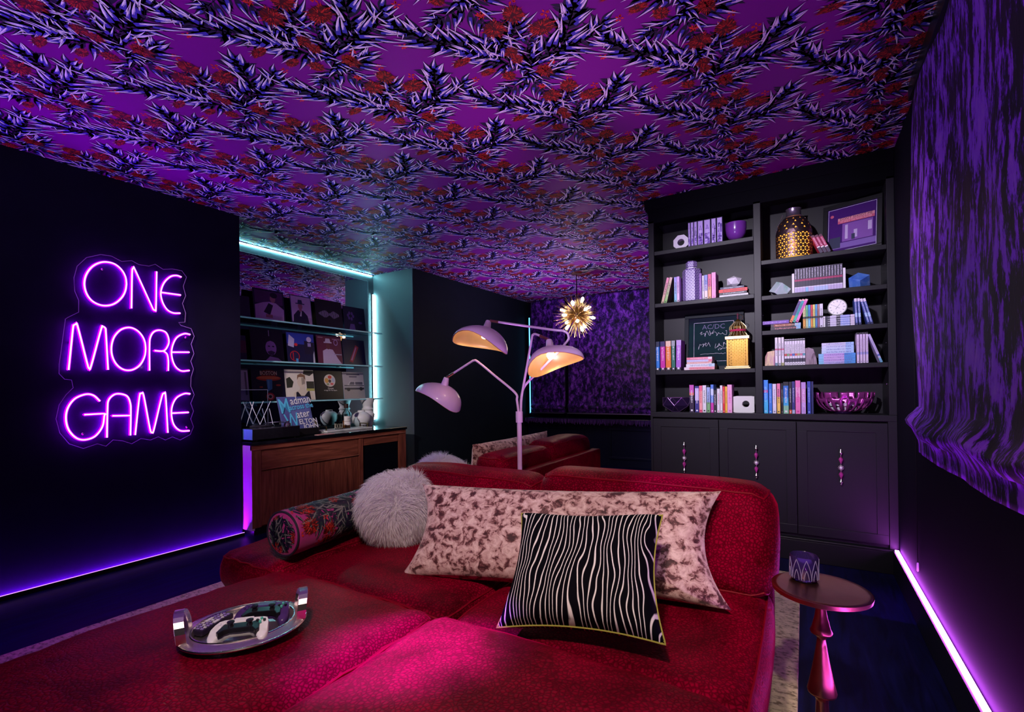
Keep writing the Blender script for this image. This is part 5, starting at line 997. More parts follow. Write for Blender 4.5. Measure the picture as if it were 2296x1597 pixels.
# third right shelf
z = stack(1.4535, [(-0.180, -0.012, 0.021, (0.02, 0.015, 0.03), 'black edged', [(0.85, 1.0, (0.25, 0.5, 0.75))], (0.8, 0.25, 0.3)), (-0.178, -0.011, 0.020, (0.05, 0.03, 0.05), 'dark brown and blue', [(0.8, 1.0, (0.30, 0.5, 0.72)), (0.1, 0.7, (0.25, 0.04, 0.04))], (0.9, 0.6, 0.3))], 'flat stack under the leaning trio', 'of the low stack, third right shelf')
book('long violet book lying flat on the low stack', 'flat stack under the leaning trio', (-0.226, YB, z + 0.011), (0, PI / 2, 0), 0.021, 0.150, 0.12, (0.20, 0.08, 0.45), (), (0.55, 0.35, 0.85), (0.1, 0.9), dots=False)
for k, (c, c2, nm) in enumerate((((0.10, 0.05, 0.25), (0.90, 0.25, 0.08), 'navy with orange foot'), ((0.02, 0.40, 0.42), (0.05, 0.55, 0.35), 'teal'), ((0.80, 0.12, 0.55), (0.85, 0.2, 0.6), 'hot pink'))):
    book('%s comic volume in the leaning trio' % nm, 'leaning comic trio', (-0.066 + 0.0165 * k, YB + 0.002, z + 0.0045), (0, 0.38, 0), 0.0145, 0.150, 0.11, c, [(0, 0.3, c2), (0.93, 1, (0.85, 0.5, 0.5))], BLK)
cl = [((0.80, 0.78, 0.35), 'pale yellow', (0.75, 0.35, 0.05)), ((0.15, 0.60, 0.25), 'green', (0.55, 0.7, 0.4)), ((0.05, 0.30, 0.70), 'blue', (0.2, 0.6, 0.8)), ((0.75, 0.05, 0.08), 'red', (0.8, 0.3, 0.05)), ((0.88, 0.75, 0.20), 'yellow', (0.7, 0.75, 0.15)), ((0.08, 0.40, 0.75), 'sky blue', (0.05, 0.2, 0.5)), ((0.50, 0.20, 0.18), 'brown', (0.3, 0.1, 0.2)), ((0.80, 0.78, 0.88), 'white', (0.7, 0.65, 0.8))]
xs = [(0.0, 0.015), (0.0165, 0.0272), (0.0285, 0.0408), (0.042, 0.053), (0.0542, 0.065), (0.0662, 0.077), (0.078, 0.0875), (0.089, 0.1065)]
row(1.4535, [(a, b, 1.600, c[0], c[1] + ' comic', [(0.0, 0.42, c[2]), (0.42, 0.50, BLK)], BLK) for (a, b), c in zip(xs, cl)], 'rainbow comics by the clock', 'in the rainbow row left of the clock', d=0.11)
z = stack(1.4535, [(0.108, 0.266, 0.0135, (0.02, 0.018, 0.05), 'black and blue', [(0.0, 0.06, WHT), (0.22, 0.42, (0.6, 0.55, 0.75)), (0.55, 0.85, (0.30, 0.38, 0.80)), (0.87, 1.0, (0.7, 0.6, 0.75))], WHT) for k in range(5)], 'flat manga stack under the clock', 'of the stack under the clock')
t = thing('desk_clock', 'round desk clock with a white roman dial standing on a book stack', 'clock', (0.182, 3.565, z), (-0.05, 0, -0.12))
MB().lathe([(0.001, 0.0), (0.050, 0.0), (0.050, 0.030), (0.045, 0.034), (0.001, 0.034)], 40, (0, 0, 0.055), axis='y').build('case', M_BLACK, t, smooth=True, angle=0.6)
MB().lathe([(0.001, -0.001), (0.0455, -0.001), (0.0455, 0.002)], 40, (0, 0, 0.055), axis='y', cap=False).build('dial', flat((0.84, 0.78, 0.92), 0.4), t)
MB().lathe([(0.046, -0.003), (0.050, -0.003), (0.050, 0.004), (0.046, 0.004), (0.046, -0.003)], 40, (0, 0, 0.055), axis='y', cap=False).build('bezel', M_BLACK, t, smooth=True, angle=0.6)
k_ = MB()
for i in range(12):
    a = i * PI / 6; n = 3 if i % 3 == 0 else 2
    for q in range(n):
        o = (q - (n - 1) / 2) * 0.0022; ca, sa = math.cos(a), math.sin(a); u = Vector((sa, 0, ca)); v = Vector((ca, 0, -sa)); c0 = Vector((0, -0.0016, 0.055))
        k_.add([c0 + u * 0.031 + v * (o - .0006), c0 + u * 0.031 + v * (o + .0006), c0 + u * 0.041 + v * (o + .0006), c0 + u * 0.041 + v * (o - .0006)], [(0, 1, 2, 3)])
k_.build('numeral_marks', M_BLACK, t)
for nm, a, l, w in (('minute_hand', -1.02, 0.036, 0.0012), ('hour_hand', 0.62, 0.024, 0.0016)):
    u = Vector((math.sin(a), 0, math.cos(a))); v = Vector((math.cos(a), 0, -math.sin(a))); c0 = Vector((0, -0.0022, 0.055))
    MB().add([c0 - u * 0.014 + v * w, c0 - u * 0.014 - v * w, c0 + u * l - v * w * 0.4, c0 + u * l + v * w * 0.4], [(0, 1, 2, 3)]).build(nm, M_BLACK, t)
MB().box(-0.03, 0.03, 0.0, 0.03, 0.0, 0.012).build('stand', M_BLACK, t, bevel=0.002)
for k, (xb, tl) in enumerate(((0.276, -0.035), (0.2925, -0.045), (0.335, -0.235), (0.350, -0.235))):
    book('blue and white volume, %s of the four slanting to the left beside the clock' % ORD[k], 'four slanting volumes', (xb, YB + 0.002, 1.4545), (0, tl, 0), 0.0120, 0.160, 0.11, (0.06, 0.10, 0.42), [(0.88, 1, (0.80, 0.70, 0.85)), (0.0, 0.08, (0.02, 0.02, 0.1)), (0.3, 0.45, (0.35, 0.55, 0.85))], (0.85, 0.85, 0.95), (0.1, 0.85), dots=False)
# fourth right shelf
o = tag(MB().prism([(-0.216, 1.2255), (-0.158, 1.2255), (-0.158, 1.325), (-0.200, 1.318), (-0.214, 1.285)], 3.535, 3.61, 'y').build('agate_bookend', ramp_mat('agate_gold', [(0.35, (0.45, 0.20, 0.25)), (0.5, (0.85, 0.65, 0.40)), (0.65, (0.60, 0.30, 0.45))], 6, (4, 1, 1), 5, 1, rough=0.25, sheen=0, bump=0.03), None, bevel=0.003), 'golden pink agate bookend at the left of the pale manga', 'bookend')
o = tag(MB().prism([(0.011, 1.2255), (0.073, 1.2255), (0.070, 1.262), (0.055, 1.322), (0.030, 1.334), (0.011, 1.330)], 3.535, 3.61, 'y').build('agate_bookend', ramp_mat('agate_grey', [(0.35, (0.16, 0.10, 0.14)), (0.5, (0.40, 0.30, 0.36)), (0.65, (0.28, 0.20, 0.26))], 8, (3, 1, 1), 5, 1.5, rough=0.3, sheen=0, bump=0.03), None, bevel=0.003), 'grey brown agate bookend at the right of the pale manga', 'bookend')
row(1.2255, [(a, b, 1.407, (0.84, 0.78, 0.86), 'tall pale', [(0.0, 0.10, c), (0.55, 0.60, (0.75, 0.1, 0.25))], (0.10, 0.08, 0.14)) for a, b, c in ((-0.156, -0.141, (0.2, 0.35, 0.45)), (-0.138, -0.123, (0.5, 0.5, 0.55)), (-0.120, -0.106, (0.55, 0.55, 0.2)))], 'tall pale manga', 'of the tall three by the gold agate', d=0.11)
dc = [(0.75, 0.05, 0.03), (0.20, 0.5, 0.15), (0.7, 0.1, 0.2), (0.05, 0.15, 0.6), (0.8, 0.15, 0.12), (0.5, 0.5, 0.2), (0.75, 0.2, 0.35), (0.1, 0.45, 0.55)]
row(1.2255, [(-0.103 + 0.0142 * k, -0.103 + 0.0142 * k + 0.0132, 1.392, (0.80, 0.75, 0.84), 'white manga', [(0.12, 0.26, (0.05, 0.04, 0.08)), (0.36, 0.44, dc[k]), (0.93, 0.98, BLK)], (0.10, 0.08, 0.12)) for k in range(8)], 'white manga row', 'of the white eight by the grey agate', d=0.11)
z = stack(1.2255, [(0.080 + RB.uniform(0, .002), 0.268, 0.0160, c, n + ' lower', [(0.0, 0.14, (0.25, 0.55, 0.82)), (0.70, 1.0, (0.08, 0.32, 0.75))], (0.10, 0.08, 0.3)) for c, n in (((0.55, 0.48, 0.85), 'periwinkle'), ((0.62, 0.42, 0.80), 'lilac'), ((0.66, 0.45, 0.82), 'mauve'), ((0.60, 0.40, 0.82), 'lavender'))], 'blue stack on the fourth right shelf', 'in the blue stack by grey agate')
z = stack(z, [(0.096 + RB.uniform(0, .002), 0.260, 0.0165, c, n + ' upper', [(0.75, 1.0, (0.40, 0.62, 0.92))], (0.12, 0.12, 0.4)) for c, n in (((0.55, 0.68, 0.90), 'sky blue'), ((0.60, 0.70, 0.90), 'pale blue'), ((0.66, 0.72, 0.90), 'ice blue'), ((0.72, 0.72, 0.90), 'bluish white'))], 'blue stack on the fourth right shelf', 'in the top half of the blue stack')
row(1.2255, [(a, b, 1.409, (0.72, 0.58, 0.80), 'pale lilac', [(0.28, 0.36, (0.35, 0.35, 0.7)), (0.94, 1.0, BLK)], (0.25, 0.2, 0.35)) for a, b in ((0.274, 0.287), (0.290, 0.302), (0.304, 0.3155), (0.318, 0.330))], 'pale lilac volumes', 'of the four upright ones at the right end', d=0.11)
book('pale lilac book leaning left alone at the right end of the fourth shelf', 'pale lilac volumes', (0.392, YB, 1.2270), (0, -0.335, 0), 0.0115, 0.178, 0.11, (0.55, 0.48, 0.75), [(0, 0.15, (0.15, 0.45, 0.65)), (0.22, 0.28, (0.1, 0.15, 0.5))], (0.2, 0.15, 0.4))
# ledge, right bay
row(0.917, [(-0.2275, -0.200, 1.134, (0.05, 0.30, 0.85), 'tall bright blue', [(0, 0.4, (0.05, 0.50, 0.82)), (0.62, 0.7, (0.5, 0.1, 0.4))], (0.3, 0.6, 0.95)), (-0.196, -0.177, 1.111, (0.03, 0.20, 0.72), 'royal blue', (), (0.35, 0.6, 0.9)), (-0.174, -0.153, 1.108, (0.76, 0.74, 0.84), 'silvery white', (), (0.25, 0.25, 0.4)),
            (-0.149, -0.130, 1.110, (0.88, 0.22, 0.40), 'pink to yellow', [(0, 0.55, (0.92, 0.60, 0.12))], BLK), (-0.1255, -0.115, 1.112, BLK, 'thin black', (), (0.5, 0.5, 0.6)), (-0.113, -0.084, 1.120, (0.02, 0.16, 0.55), 'deep blue and green', [(0.0, 0.25, (0.25, 0.55, 0.35)), (0.25, 0.5, (0.05, 0.40, 0.70)), (0.88, 1, BLK)], WHT),
            (-0.081, -0.067, 1.120, (0.02, 0.015, 0.03), 'black with red foot', [(0.0, 0.12, (0.75, 0.12, 0.05))], WHT), (-0.065, -0.049, 1.122, (0.03, 0.03, 0.20), 'navy', [(0.0, 0.12, (0.35, 0.45, 0.65))], (0.6, 0.6, 0.8)), (-0.046, -0.019, 1.127, (0.85, 0.20, 0.50), 'thick hot pink', [(0.5, 0.8, (0.88, 0.40, 0.62))], (0.7, 0.05, 0.35)),
            (-0.015, 0.010, 1.116, (0.55, 0.32, 0.72), 'lilac', [(0.35, 0.8, (0.62, 0.30, 0.60))], None), (0.018, 0.036, 1.121, (0.03, 0.06, 0.40), 'dark blue', (), (0.4, 0.55, 0.9)), (0.039, 0.051, 1.120, (0.015, 0.02, 0.12), 'midnight blue', (), None)],
    'books beside the openwork bowl', 'left of the openwork bowl')
o = text('spine_lettering', 'ONE LAST STOP', 0.0155, flat((0.92, 0.80, 0.95)), None, (0, 0, 0), (0, 0, 0))
for b_ in bpy.data.objects:
    if b_.name.startswith('book') and str(b_.get('label', '')).startswith('lilac book'): o.parent = b_; break
o.location = (0, -0.0012, 0.098); o.rotation_euler = (PI / 2, PI / 2, 0)
# openwork bowl with tiles
BC = (0.211, 3.640, 0.917)
t = thing('openwork_bowl', 'pink violet metal bowl with slotted castellated sides', 'bowl', BC)
b = MB(); vs = []; fs = []; NS = 22; SUB = 4; NT_ = NS * SUB; NV = 14
for j in range(NV + 1):
    s = j / NV; r_ = 0.050 + 0.108 * s ** 0.62 ; r_ = 0.050 + (0.158 - 0.050) * math.sin(s * PI / 2) ** 0.9; z_ = 0.012 + 0.122 * (1 - math.cos(s * PI / 2)) ** 0.95
    for i in range(NT_): a = 2 * PI * i / NT_; vs.append((r_ * math.cos(a), r_ * math.sin(a) * 0.72, z_))
for j in range(NV):
    for i in range(NT_):
        k = i // SUB; m_ = i % SUB; hole = False; s = (j + 0.5) / NV
        if m_ in (1, 2):
            if k % 2 == 0: hole = 0.20 < s < 0.80
            else: hole = 0.20 < s < 0.62
        if k % 2 == 1 and s > 0.80: hole = True
        if hole: continue
        q = (i + 1) % NT_; fs.append((j * NT_ + i, j * NT_ + q, (j + 1) * NT_ + q, (j + 1) * NT_ + i))
b.add(vs, fs).build('slotted_bowl', mat('bowl_pink_metal', (0.62, 0.10, 0.48), 0.28, metal=0.75, var=0.1), t, smooth=True, angle=0.8, solid=0.004)
MB().lathe([(0.001, 0.0), (0.052, 0.0), (0.056, 0.006), (0.052, 0.014), (0.001, 0.013)], 30).build('foot_ring', mat('bowl_foot_dark', (0.03, 0.01, 0.06), 0.2, metal=0.6), t, smooth=True, angle=0.6)
TW = mat('tile_ivory', (0.82, 0.78, 0.86), 0.3); rs = random.Random(8)
tile_me = MB().box(-0.011, 0.011, -0.004, 0.004, -0.008, 0.008).mesh('game_tile', TW)
pip_me = MB().box(-0.005, 0.005, -0.0045, 0.0045, -0.0012, 0.0012).mesh('pip_mark', M_BLACK)
for k in range(18):
    a = -PI / 2 + (k % 9 - 4) * 0.26; lay = k // 9; rr = 0.074 + 0.028 * lay
    o = put('game_tile', tile_me, None, (BC[0] + rr * math.cos(a), BC[1] + rr * math.sin(a) * 0.72, BC[2] + 0.032 + 0.026 * lay)); o.rotation_euler = (0.55 - 0.12 * lay, 0, a + PI / 2)
    tag(o, 'small ivory game tile showing through the slots of the pink bowl', 'game tile', 'ivory tiles in the bowl'); put('pip_mark', pip_me, o)
# ================================================================== NICHE BAR
WOOD = ramp_mat('walnut_red', [(0.30, (0.153, 0.041, 0.026)), (0.55, (0.345, 0.098, 0.055)), (0.75, (0.51, 0.167, 0.098))], 3.2, (10, 10, 1.0), 7, 0.8, rough=0.42, sheen=0, bump=0.04, spec=0.35)
WOODH = ramp_mat('walnut_red_horizontal', [(0.30, (0.153, 0.041, 0.026)), (0.55, (0.345, 0.098, 0.055)), (0.75, (0.51, 0.167, 0.098))], 3.2, (10, 1.0, 10), 7, 0.8, rough=0.42, sheen=0, bump=0.04, spec=0.35)
MIR = mat('mirror_silver', (0.72, 0.74, 0.82), 0.01, metal=1, var=0)
t = thing('wall_mirror', 'large frameless mirror filling the back of the lit niche', 'mirror')
MB().box(-4.245, -4.238, 2.06, 3.815, 0.74, 2.345).build('mirror_glass', MIR, t)
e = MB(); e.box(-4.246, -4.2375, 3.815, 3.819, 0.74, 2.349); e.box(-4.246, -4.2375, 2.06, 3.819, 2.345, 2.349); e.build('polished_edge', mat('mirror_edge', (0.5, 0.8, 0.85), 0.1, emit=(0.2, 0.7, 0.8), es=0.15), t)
CX0, CX1, CY0, CY1 = -4.28, -3.565, 2.06, 3.70
t = thing('credenza', 'red walnut bar credenza with panelled front under the mirror', 'credenza')
MB().box(CX0, CX1 - 0.02, CY0 + 0.02, CY1 - 0.02, 0.06, 0.69).build('carcass', WOOD, t)
MB().box(CX0, CX1, CY0, CY0 + 0.02, 0.045, 0.69).build('side_panel', mat('side_panel_pale', (0.85, 0.60, 0.72), 0.4, var=0.12, vscale=4, aniso=(20, 1, 1)), t)  # LED light on this walnut side is put into the pale colour
MB().box(CX0, CX1, CY1 - 0.02, CY1, 0.045, 0.69).build('side_panel', WOOD, t)
MB().box(CX0, CX1 - 0.03, CY0 + 0.03, CY1 - 0.02, 0.0, 0.06).build('toe_kick', M_BLACK, t)
for y0, y1 in ((2.061, 2.135), (3.080, 3.130), (3.600, 3.699)): MB().box(CX1 - 0.021, CX1 + 0.001, y0, y1, 0.06, 0.69).build('stile', WOOD, t, bevel=0.002)
MB().box(CX1 - 0.021, CX1 + 0.002, CY0, CY1, 0.652, 0.69).build('top_rail', WOODH, t, bevel=0.002)
MB().tube([(CX1 + 0.002, CY0 + 0.01, 0.656), (CX1 + 0.002, CY1 - 0.01, 0.656)], 0.006, 8).build('rail_bead', WOODH, t, smooth=True)
MB().box(CX1 - 0.02, CX1 - 0.004, 2.140, 3.076, 0.502, 0.648).build('drawer_front', WOODH, t, bevel=0.003)
MB().tube([(CX1 - 0.002, 2.135, 0.497), (CX1 - 0.002, 3.080, 0.497)], 0.006, 8).build('drawer_bead', WOODH, t, smooth=True)
for y0, y1 in ((2.140, 2.595), (2.625, 3.076)):
    d = MB().box(CX1 - 0.02, CX1 - 0.006, y0, y1, 0.07, 0.485).build('door', WOOD, t, bevel=0.003)
MB().box(CX1 - 0.02, CX1 - 0.003, 2.596, 2.624, 0.07, 0.49).build('stile', WOOD, t, bevel=0.002)
MB().box(CX1 - 0.022, CX1 - 0.012, 3.135, 3.595, 0.07, 0.575).build('fridge_glass', mat('fridge_black_glass', (0.006, 0.006, 0.012), 0.08), t)
MB().box(CX1 - 0.021, CX1 - 0.006, 3.135, 3.595, 0.575, 0.648).build('fridge_rail', WOODH, t, bevel=0.002)
o = tag(MB().box(CX0, CX1 + 0.012, CY0 - 0.006, CY1 + 0.01, 0.69, 0.716).build('glass_worktop', mat('worktop_black_glass', (0.006, 0.007, 0.012), 0.06, var=0), None, bevel=0.002), 'polished black worktop on the walnut credenza', 'worktop')
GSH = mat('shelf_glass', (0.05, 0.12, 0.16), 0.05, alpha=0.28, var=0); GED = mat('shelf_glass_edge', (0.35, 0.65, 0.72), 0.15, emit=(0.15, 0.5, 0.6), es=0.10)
for nm, z in (('lowest', 1.013), ('middle', 1.370), ('top', 1.733)):
    t = thing('glass_shelf', 'clear glass shelf holding records across the mirror, %s of three' % nm, 'shelf', group='glass record shelves')
    MB().box(-4.237, -4.006, 2.055, 3.80, z - 0.012, z).build('glass_pane', GSH, t); MB().box(-4.006, -4.000, 2.055, 3.80, z - 0.012, z).build('bright_edge', GED, t)
    for y in (2.5, 3.4): MB().box(-4.237, -4.21, y - 0.012, y + 0.012, z - 0.020, z - 0.012).build('bracket', MATS['chrome'], t)
# ------------------------------------------------------------------ records: generic stand-in covers
def record(label, y0, y1, z, h, layers, base, group='record sleeves on the glass shelves', lean=0.13, x=-4.115, extra=None):
    """square sleeve facing +x; local u along -Y... drawn in (u,v) 0..1 with u to the viewer's right"""
    w = y1 - y0
    t = thing('record_sleeve', label, 'record', (x, y0, z), (0, -lean, 0), group)
    MB().box(-0.004, 0.0, 0, w, 0, h).build('sleeve', flat(base, 0.3), t)
    mats = []; p = MB()
    for k, (c, poly) in enumerate(layers):
        f = flat(c, 0.35)
        if f not in mats: mats.append(f)
        p.add([(0.0004 + 0.00025 * k, u * w, v * h) for u, v in poly], [tuple(range(len(poly)))], mats.index(f))
    if mats: p.build('sleeve_print', mats, t)
    if extra: extra(t, w, h)
    return t
def rc(a, b, c, d): return [(a, c), (b, c), (b, d), (a, d)]
def el(cx, cy, rx, ry, n=18): return [(cx + rx * math.cos(2 * PI * i / n), cy + ry * math.sin(2 * PI * i / n)) for i in range(n)]
PW = (0.62, 0.36, 0.72); SK = (0.42, 0.14, 0.22); NV = (0.012, 0.012, 0.05)
def blob_person(cx, s, body, skin, hair=None, hat=None):
    L = [(body, [(cx - 0.30 * s, 0.02), (cx + 0.32 * s, 0.02), (cx + 0.26 * s, 0.34), (cx + 0.10 * s, 0.50), (cx - 0.10 * s, 0.50), (cx - 0.27 * s, 0.32)]), (skin, rc(cx - 0.05 * s, cx + 0.05 * s, 0.46, 0.58)), (skin, el(cx, 0.64, 0.085 * s, 0.11))]
    if hair: L.append((hair, [(cx - 0.10 * s, 0.64), (cx - 0.09 * s, 0.76), (cx, 0.80), (cx + 0.09 * s, 0.76), (cx + 0.10 * s, 0.64), (cx + 0.05 * s, 0.71), (cx - 0.05 * s, 0.71)]))
    if hat: L += [(hat, rc(cx - 0.17 * s, cx + 0.17 * s, 0.71, 0.745)), (hat, [(cx - 0.09 * s, 0.745), (cx + 0.09 * s, 0.745), (cx + 0.07 * s, 0.86), (cx - 0.07 * s, 0.86)])]
    return L
Zt, Zm, Zl = 1.7335, 1.3705, 1.0135
record('dark record sleeve cut off by the wall, top shelf far left', 2.12, 2.385, Zt, 0.20, [], (0.03, 0.02, 0.06))
record('record sleeve with a reclining figure in white, first on the top shelf', 2.42, 2.715, Zt, 0.295, [((0.10, 0.02, 0.14), rc(0.05, 0.95, 0.55, 0.95)), (PW, [(0.03, 0.05), (0.95, 0.03), (0.97, 0.42), (0.72, 0.60), (0.50, 0.62), (0.30, 0.58), (0.04, 0.48)]), ((0.02, 0.008, 0.04), [(0.30, 0.28), (0.50, 0.20), (0.62, 0.52), (0.48, 0.58)]), (SK, el(0.62, 0.72, 0.09, 0.12)), (SK, rc(0.36, 0.58, 0.12, 0.22)), ((0.015, 0.006, 0.03), el(0.66, 0.84, 0.12, 0.09))], (0.02, 0.008, 0.05))
record('record sleeve with a figure in a dark suit and hat on lilac', 2.78, 3.005, Zt, 0.29, [((0.66, 0.42, 0.78), rc(0.03, 0.97, 0.10, 0.97)), ((0.5, 0.3, 0.62), rc(0.55, 0.97, 0.02, 0.28))] + blob_person(0.45, 1.25, (0.015, 0.012, 0.05), SK, None, (0.03, 0.03, 0.12)) + [((0.8, 0.7, 0.9), [(0.40, 0.30), (0.46, 0.48), (0.50, 0.46), (0.47, 0.30)])], (0.03, 0.03, 0.14))
record('black record sleeve with a row of pale upright bars', 3.05, 3.37, Zt, 0.295, [((0.70, 0.62, 0.88), rc(0.12 + 0.038 * k, 0.128 + 0.038 * k + 0.008, 0.50 - h_, 0.50 + h_)) for k, h_ in enumerate([0.03, 0.05, 0.07, 0.09, 0.11, 0.12, 0.12, 0.11, 0.08, 0.05, 0.04, 0.06, 0.09, 0.12, 0.13, 0.12, 0.10, 0.08, 0.06, 0.04])], (0.006, 0.006, 0.01))
record('midnight blue record sleeve with faint violet petals, last on the top shelf', 3.39, 3.675, Zt, 0.270, [((0.16, 0.07, 0.36), el(0.32 + 0.12 * math.cos(a), 0.62 + 0.12 * math.sin(a), 0.05, 0.07, 8)) for a in (0, 1, 2, 3, 4, 5)] + [((0.20, 0.10, 0.42), [(0.2, 0.05), (0.5, 0.05), (0.46, 0.3), (0.28, 0.3)]), ((0.14, 0.06, 0.34), el(0.75, 0.38, 0.09, 0.05))], (0.006, 0.006, 0.045))
record('dark plum record sleeve cut off by the wall, middle shelf far left', 2.12, 2.35, Zm, 0.22, [((0.10, 0.01, 0.05), rc(0, 1, 0.3, 0.8))], (0.02, 0.01, 0.06))
record('black record sleeve with a pale purple face, first on the middle shelf', 2.392, 2.700, Zm, 0.300, [((0.50, 0.28, 0.66), [(0.40, 0.02), (0.92, 0.02), (0.80, 0.12), (0.55, 0.16)]), ((0.45, 0.22, 0.60), el(0.60, 0.42, 0.17, 0.23)), ((0.008, 0.006, 0.02), [(0.42, 0.50), (0.46, 0.72), (0.60, 0.78), (0.74, 0.72), (0.78, 0.50), (0.72, 0.60), (0.60, 0.64), (0.48, 0.60)]), ((0.02, 0.01, 0.05), el(0.54, 0.47, 0.04, 0.022, 8)), ((0.02, 0.01, 0.05), el(0.67, 0.47, 0.04, 0.022, 8)), ((0.05, 0.02, 0.08), [(0.48, 0.30), (0.60, 0.34), (0.72, 0.30), (0.66, 0.20), (0.54, 0.20)]), ((0.55, 0.45, 0.7), rc(0.55, 0.57, 0.78, 0.96))], (0.006, 0.004, 0.018))
record('blue collage record sleeve with red and white patches on the middle shelf', 2.735, 3.035, Zm, 0.295, [((0.03, 0.05, 0.45), rc(0.02, 0.98, 0.62, 0.98)), ((0.55, 0.50, 0.85), [(0.04, 0.55), (0.24, 0.50), (0.28, 0.78), (0.10, 0.92)]), ((0.75, 0.03, 0.05), el(0.32, 0.60, 0.06, 0.05)), ((0.015, 0.01, 0.04), [(0.62, 0.30), (0.90, 0.30), (0.98, 0.70), (0.62, 0.75)]), ((0.60, 0.50, 0.85), el(0.80, 0.80, 0.09, 0.09)), ((0.35, 0.28, 0.65), rc(0.74, 0.86, 0.56, 0.68)), ((0.55, 0.02, 0.03), el(0.25, 0.22, 0.17, 0.17)), ((0.02, 0.015, 0.07), el(0.25, 0.22, 0.145, 0.145)), ((0.55, 0.02, 0.03), rc(0.18, 0.21, 0.1, 0.34)), ((0.08, 0.35, 0.75), rc(0.28, 0.36, 0.0, 0.14)), ((0.65, 0.65, 0.80), [(0.90, 0.02), (0.97, 0.02), (0.96, 0.42), (0.92, 0.30)])], (0.012, 0.012, 0.06))
record('red brown record sleeve with a seated figure in white suit and hat', 3.062, 3.362, Zm, 0.295, [((0.14, 0.02, 0.06), rc(0.02, 0.98, 0.03, 0.97)), ((0.60, 0.48, 0.72), [(0.20, 0.03), (0.95, 0.03), (0.80, 0.22), (0.62, 0.52), (0.40, 0.55), (0.22, 0.46)]), ((0.16, 0.04, 0.05), el(0.44, 0.62, 0.08, 0.10)), ((0.62, 0.50, 0.76), rc(0.28, 0.60, 0.74, 0.78)), ((0.62, 0.50, 0.76), [(0.33, 0.78), (0.55, 0.78), (0.52, 0.90), (0.36, 0.90)]), ((0.45, 0.25, 0.60), el(0.76, 0.78, 0.09, 0.11)), ((0.14, 0.02, 0.06), el(0.76, 0.78, 0.06, 0.08)), ((0.50, 0.30, 0.45), rc(0.05, 0.25, 0.91, 0.935)), ((0.50, 0.30, 0.45), rc(0.62, 0.95, 0.88, 0.905)), ((0.45, 0.38, 0.6), rc(0.66, 0.97, 0.34, 0.37))], (0.06, 0.01, 0.05))
record('dark blue record sleeve with a glowing red streak, last on the middle shelf', 3.375, 3.670, Zm, 0.280, [((0.30, 0.02, 0.05), [(0.25, 0.15), (0.40, 0.10), (0.72, 0.72), (0.58, 0.80)]), ((0.45, 0.20, 0.40), [(0.32, 0.2), (0.38, 0.18), (0.62, 0.70), (0.58, 0.72)])], (0.008, 0.006, 0.04))
record('grey record sleeve cut off by the wall, lowest shelf far left', 2.13, 2.372, Zl, 0.290, [((0.55, 0.52, 0.66), [(0.65, 0.05), (0.98, 0.02), (0.98, 0.95), (0.7, 0.95)]), ((0.16, 0.14, 0.22), rc(0.86, 0.93, 0.2, 0.9))], (0.10, 0.09, 0.15))
def boston(t, w, h): text('sleeve_lettering', 'BOSTON', 0.050, flat((0.92, 0.72, 0.55)), t, (0.0032, w * 0.52, h * 0.875), (PI / 2, 0, PI / 2), 0.0003, sx=0.82, bold=0.0006)
record('midnight record sleeve lettered BOSTON above a red disc and blue column', 2.397, 2.708, Zl, 0.290, [((0.35, 0.02, 0.015), el(0.52, 0.865, 0.25, 0.12)), ((0.10, 0.01, 0.02), el(0.52, 0.875, 0.22, 0.10)), ((0.60, 0.05, 0.02), el(0.52, 0.72, 0.38, 0.085)), ((0.85, 0.20, 0.06), el(0.52, 0.735, 0.34, 0.045)), ((0.05, 0.28, 0.55), [(0.44, 0.68), (0.62, 0.68), (0.60, 0.38), (0.46, 0.30)]), ((0.12, 0.45, 0.70), [(0.47, 0.66), (0.53, 0.66), (0.52, 0.40), (0.48, 0.36)]), ((0.65, 0.05, 0.03), el(0.27, 0.44, 0.055, 0.02, 10)), ((0.65, 0.05, 0.03), el(0.80, 0.50, 0.08, 0.03, 10)), ((0.70, 0.02, 0.05), el(0.52, 0.14, 0.13, 0.12)), ((0.95, 0.55, 0.5), el(0.52, 0.14, 0.085, 0.08)), ((0.01, 0.005, 0.02), el(0.52, 0.14, 0.05, 0.048))], (0.008, 0.006, 0.035), extra=boston)
record('pale record sleeve with a portrait in a dark vest and striped face', 2.716, 3.026, Zl, 0.295, [((0.92, 0.86, 0.76), rc(0.04, 0.99, 0.03, 0.99)), ((0.04, 0.045, 0.03), [(0.04, 0.40), (0.22, 0.42), (0.28, 0.60), (0.16, 0.76), (0.04, 0.70)]), ((0.05, 0.05, 0.035), rc(0.72, 0.99, 0.38, 0.62)), ((0.05, 0.05, 0.04), [(0.62, 0.86), (0.85, 0.80), (0.99, 0.9), (0.99, 0.99), (0.66, 0.99)]), ((0.55, 0.55, 0.15), rc(0.70, 0.99, 0.30, 0.38)), ((0.86, 0.76, 0.62), [(0.20, 0.02), (0.96, 0.02), (0.90, 0.24), (0.66, 0.34), (0.64, 0.46), (0.48, 0.46), (0.46, 0.34), (0.26, 0.24)]), ((0.012, 0.012, 0.03), [(0.32, 0.02), (0.84, 0.02), (0.80, 0.30), (0.74, 0.28), (0.62, 0.14), (0.50, 0.14), (0.40, 0.28), (0.34, 0.26)]), ((0.90, 0.78, 0.62), el(0.54, 0.60, 0.14, 0.19)), ((0.30, 0.16, 0.09), [(0.40, 0.66), (0.42, 0.82), (0.54, 0.88), (0.68, 0.82), (0.69, 0.66), (0.62, 0.76), (0.46, 0.76)])] + [((0.05, 0.02, 0.02), rc(0.555 + 0.022 * k, 0.564 + 0.022 * k, 0.50 + 0.01 * k, 0.74)) for k in range(5)], (0.85, 0.80, 0.72))
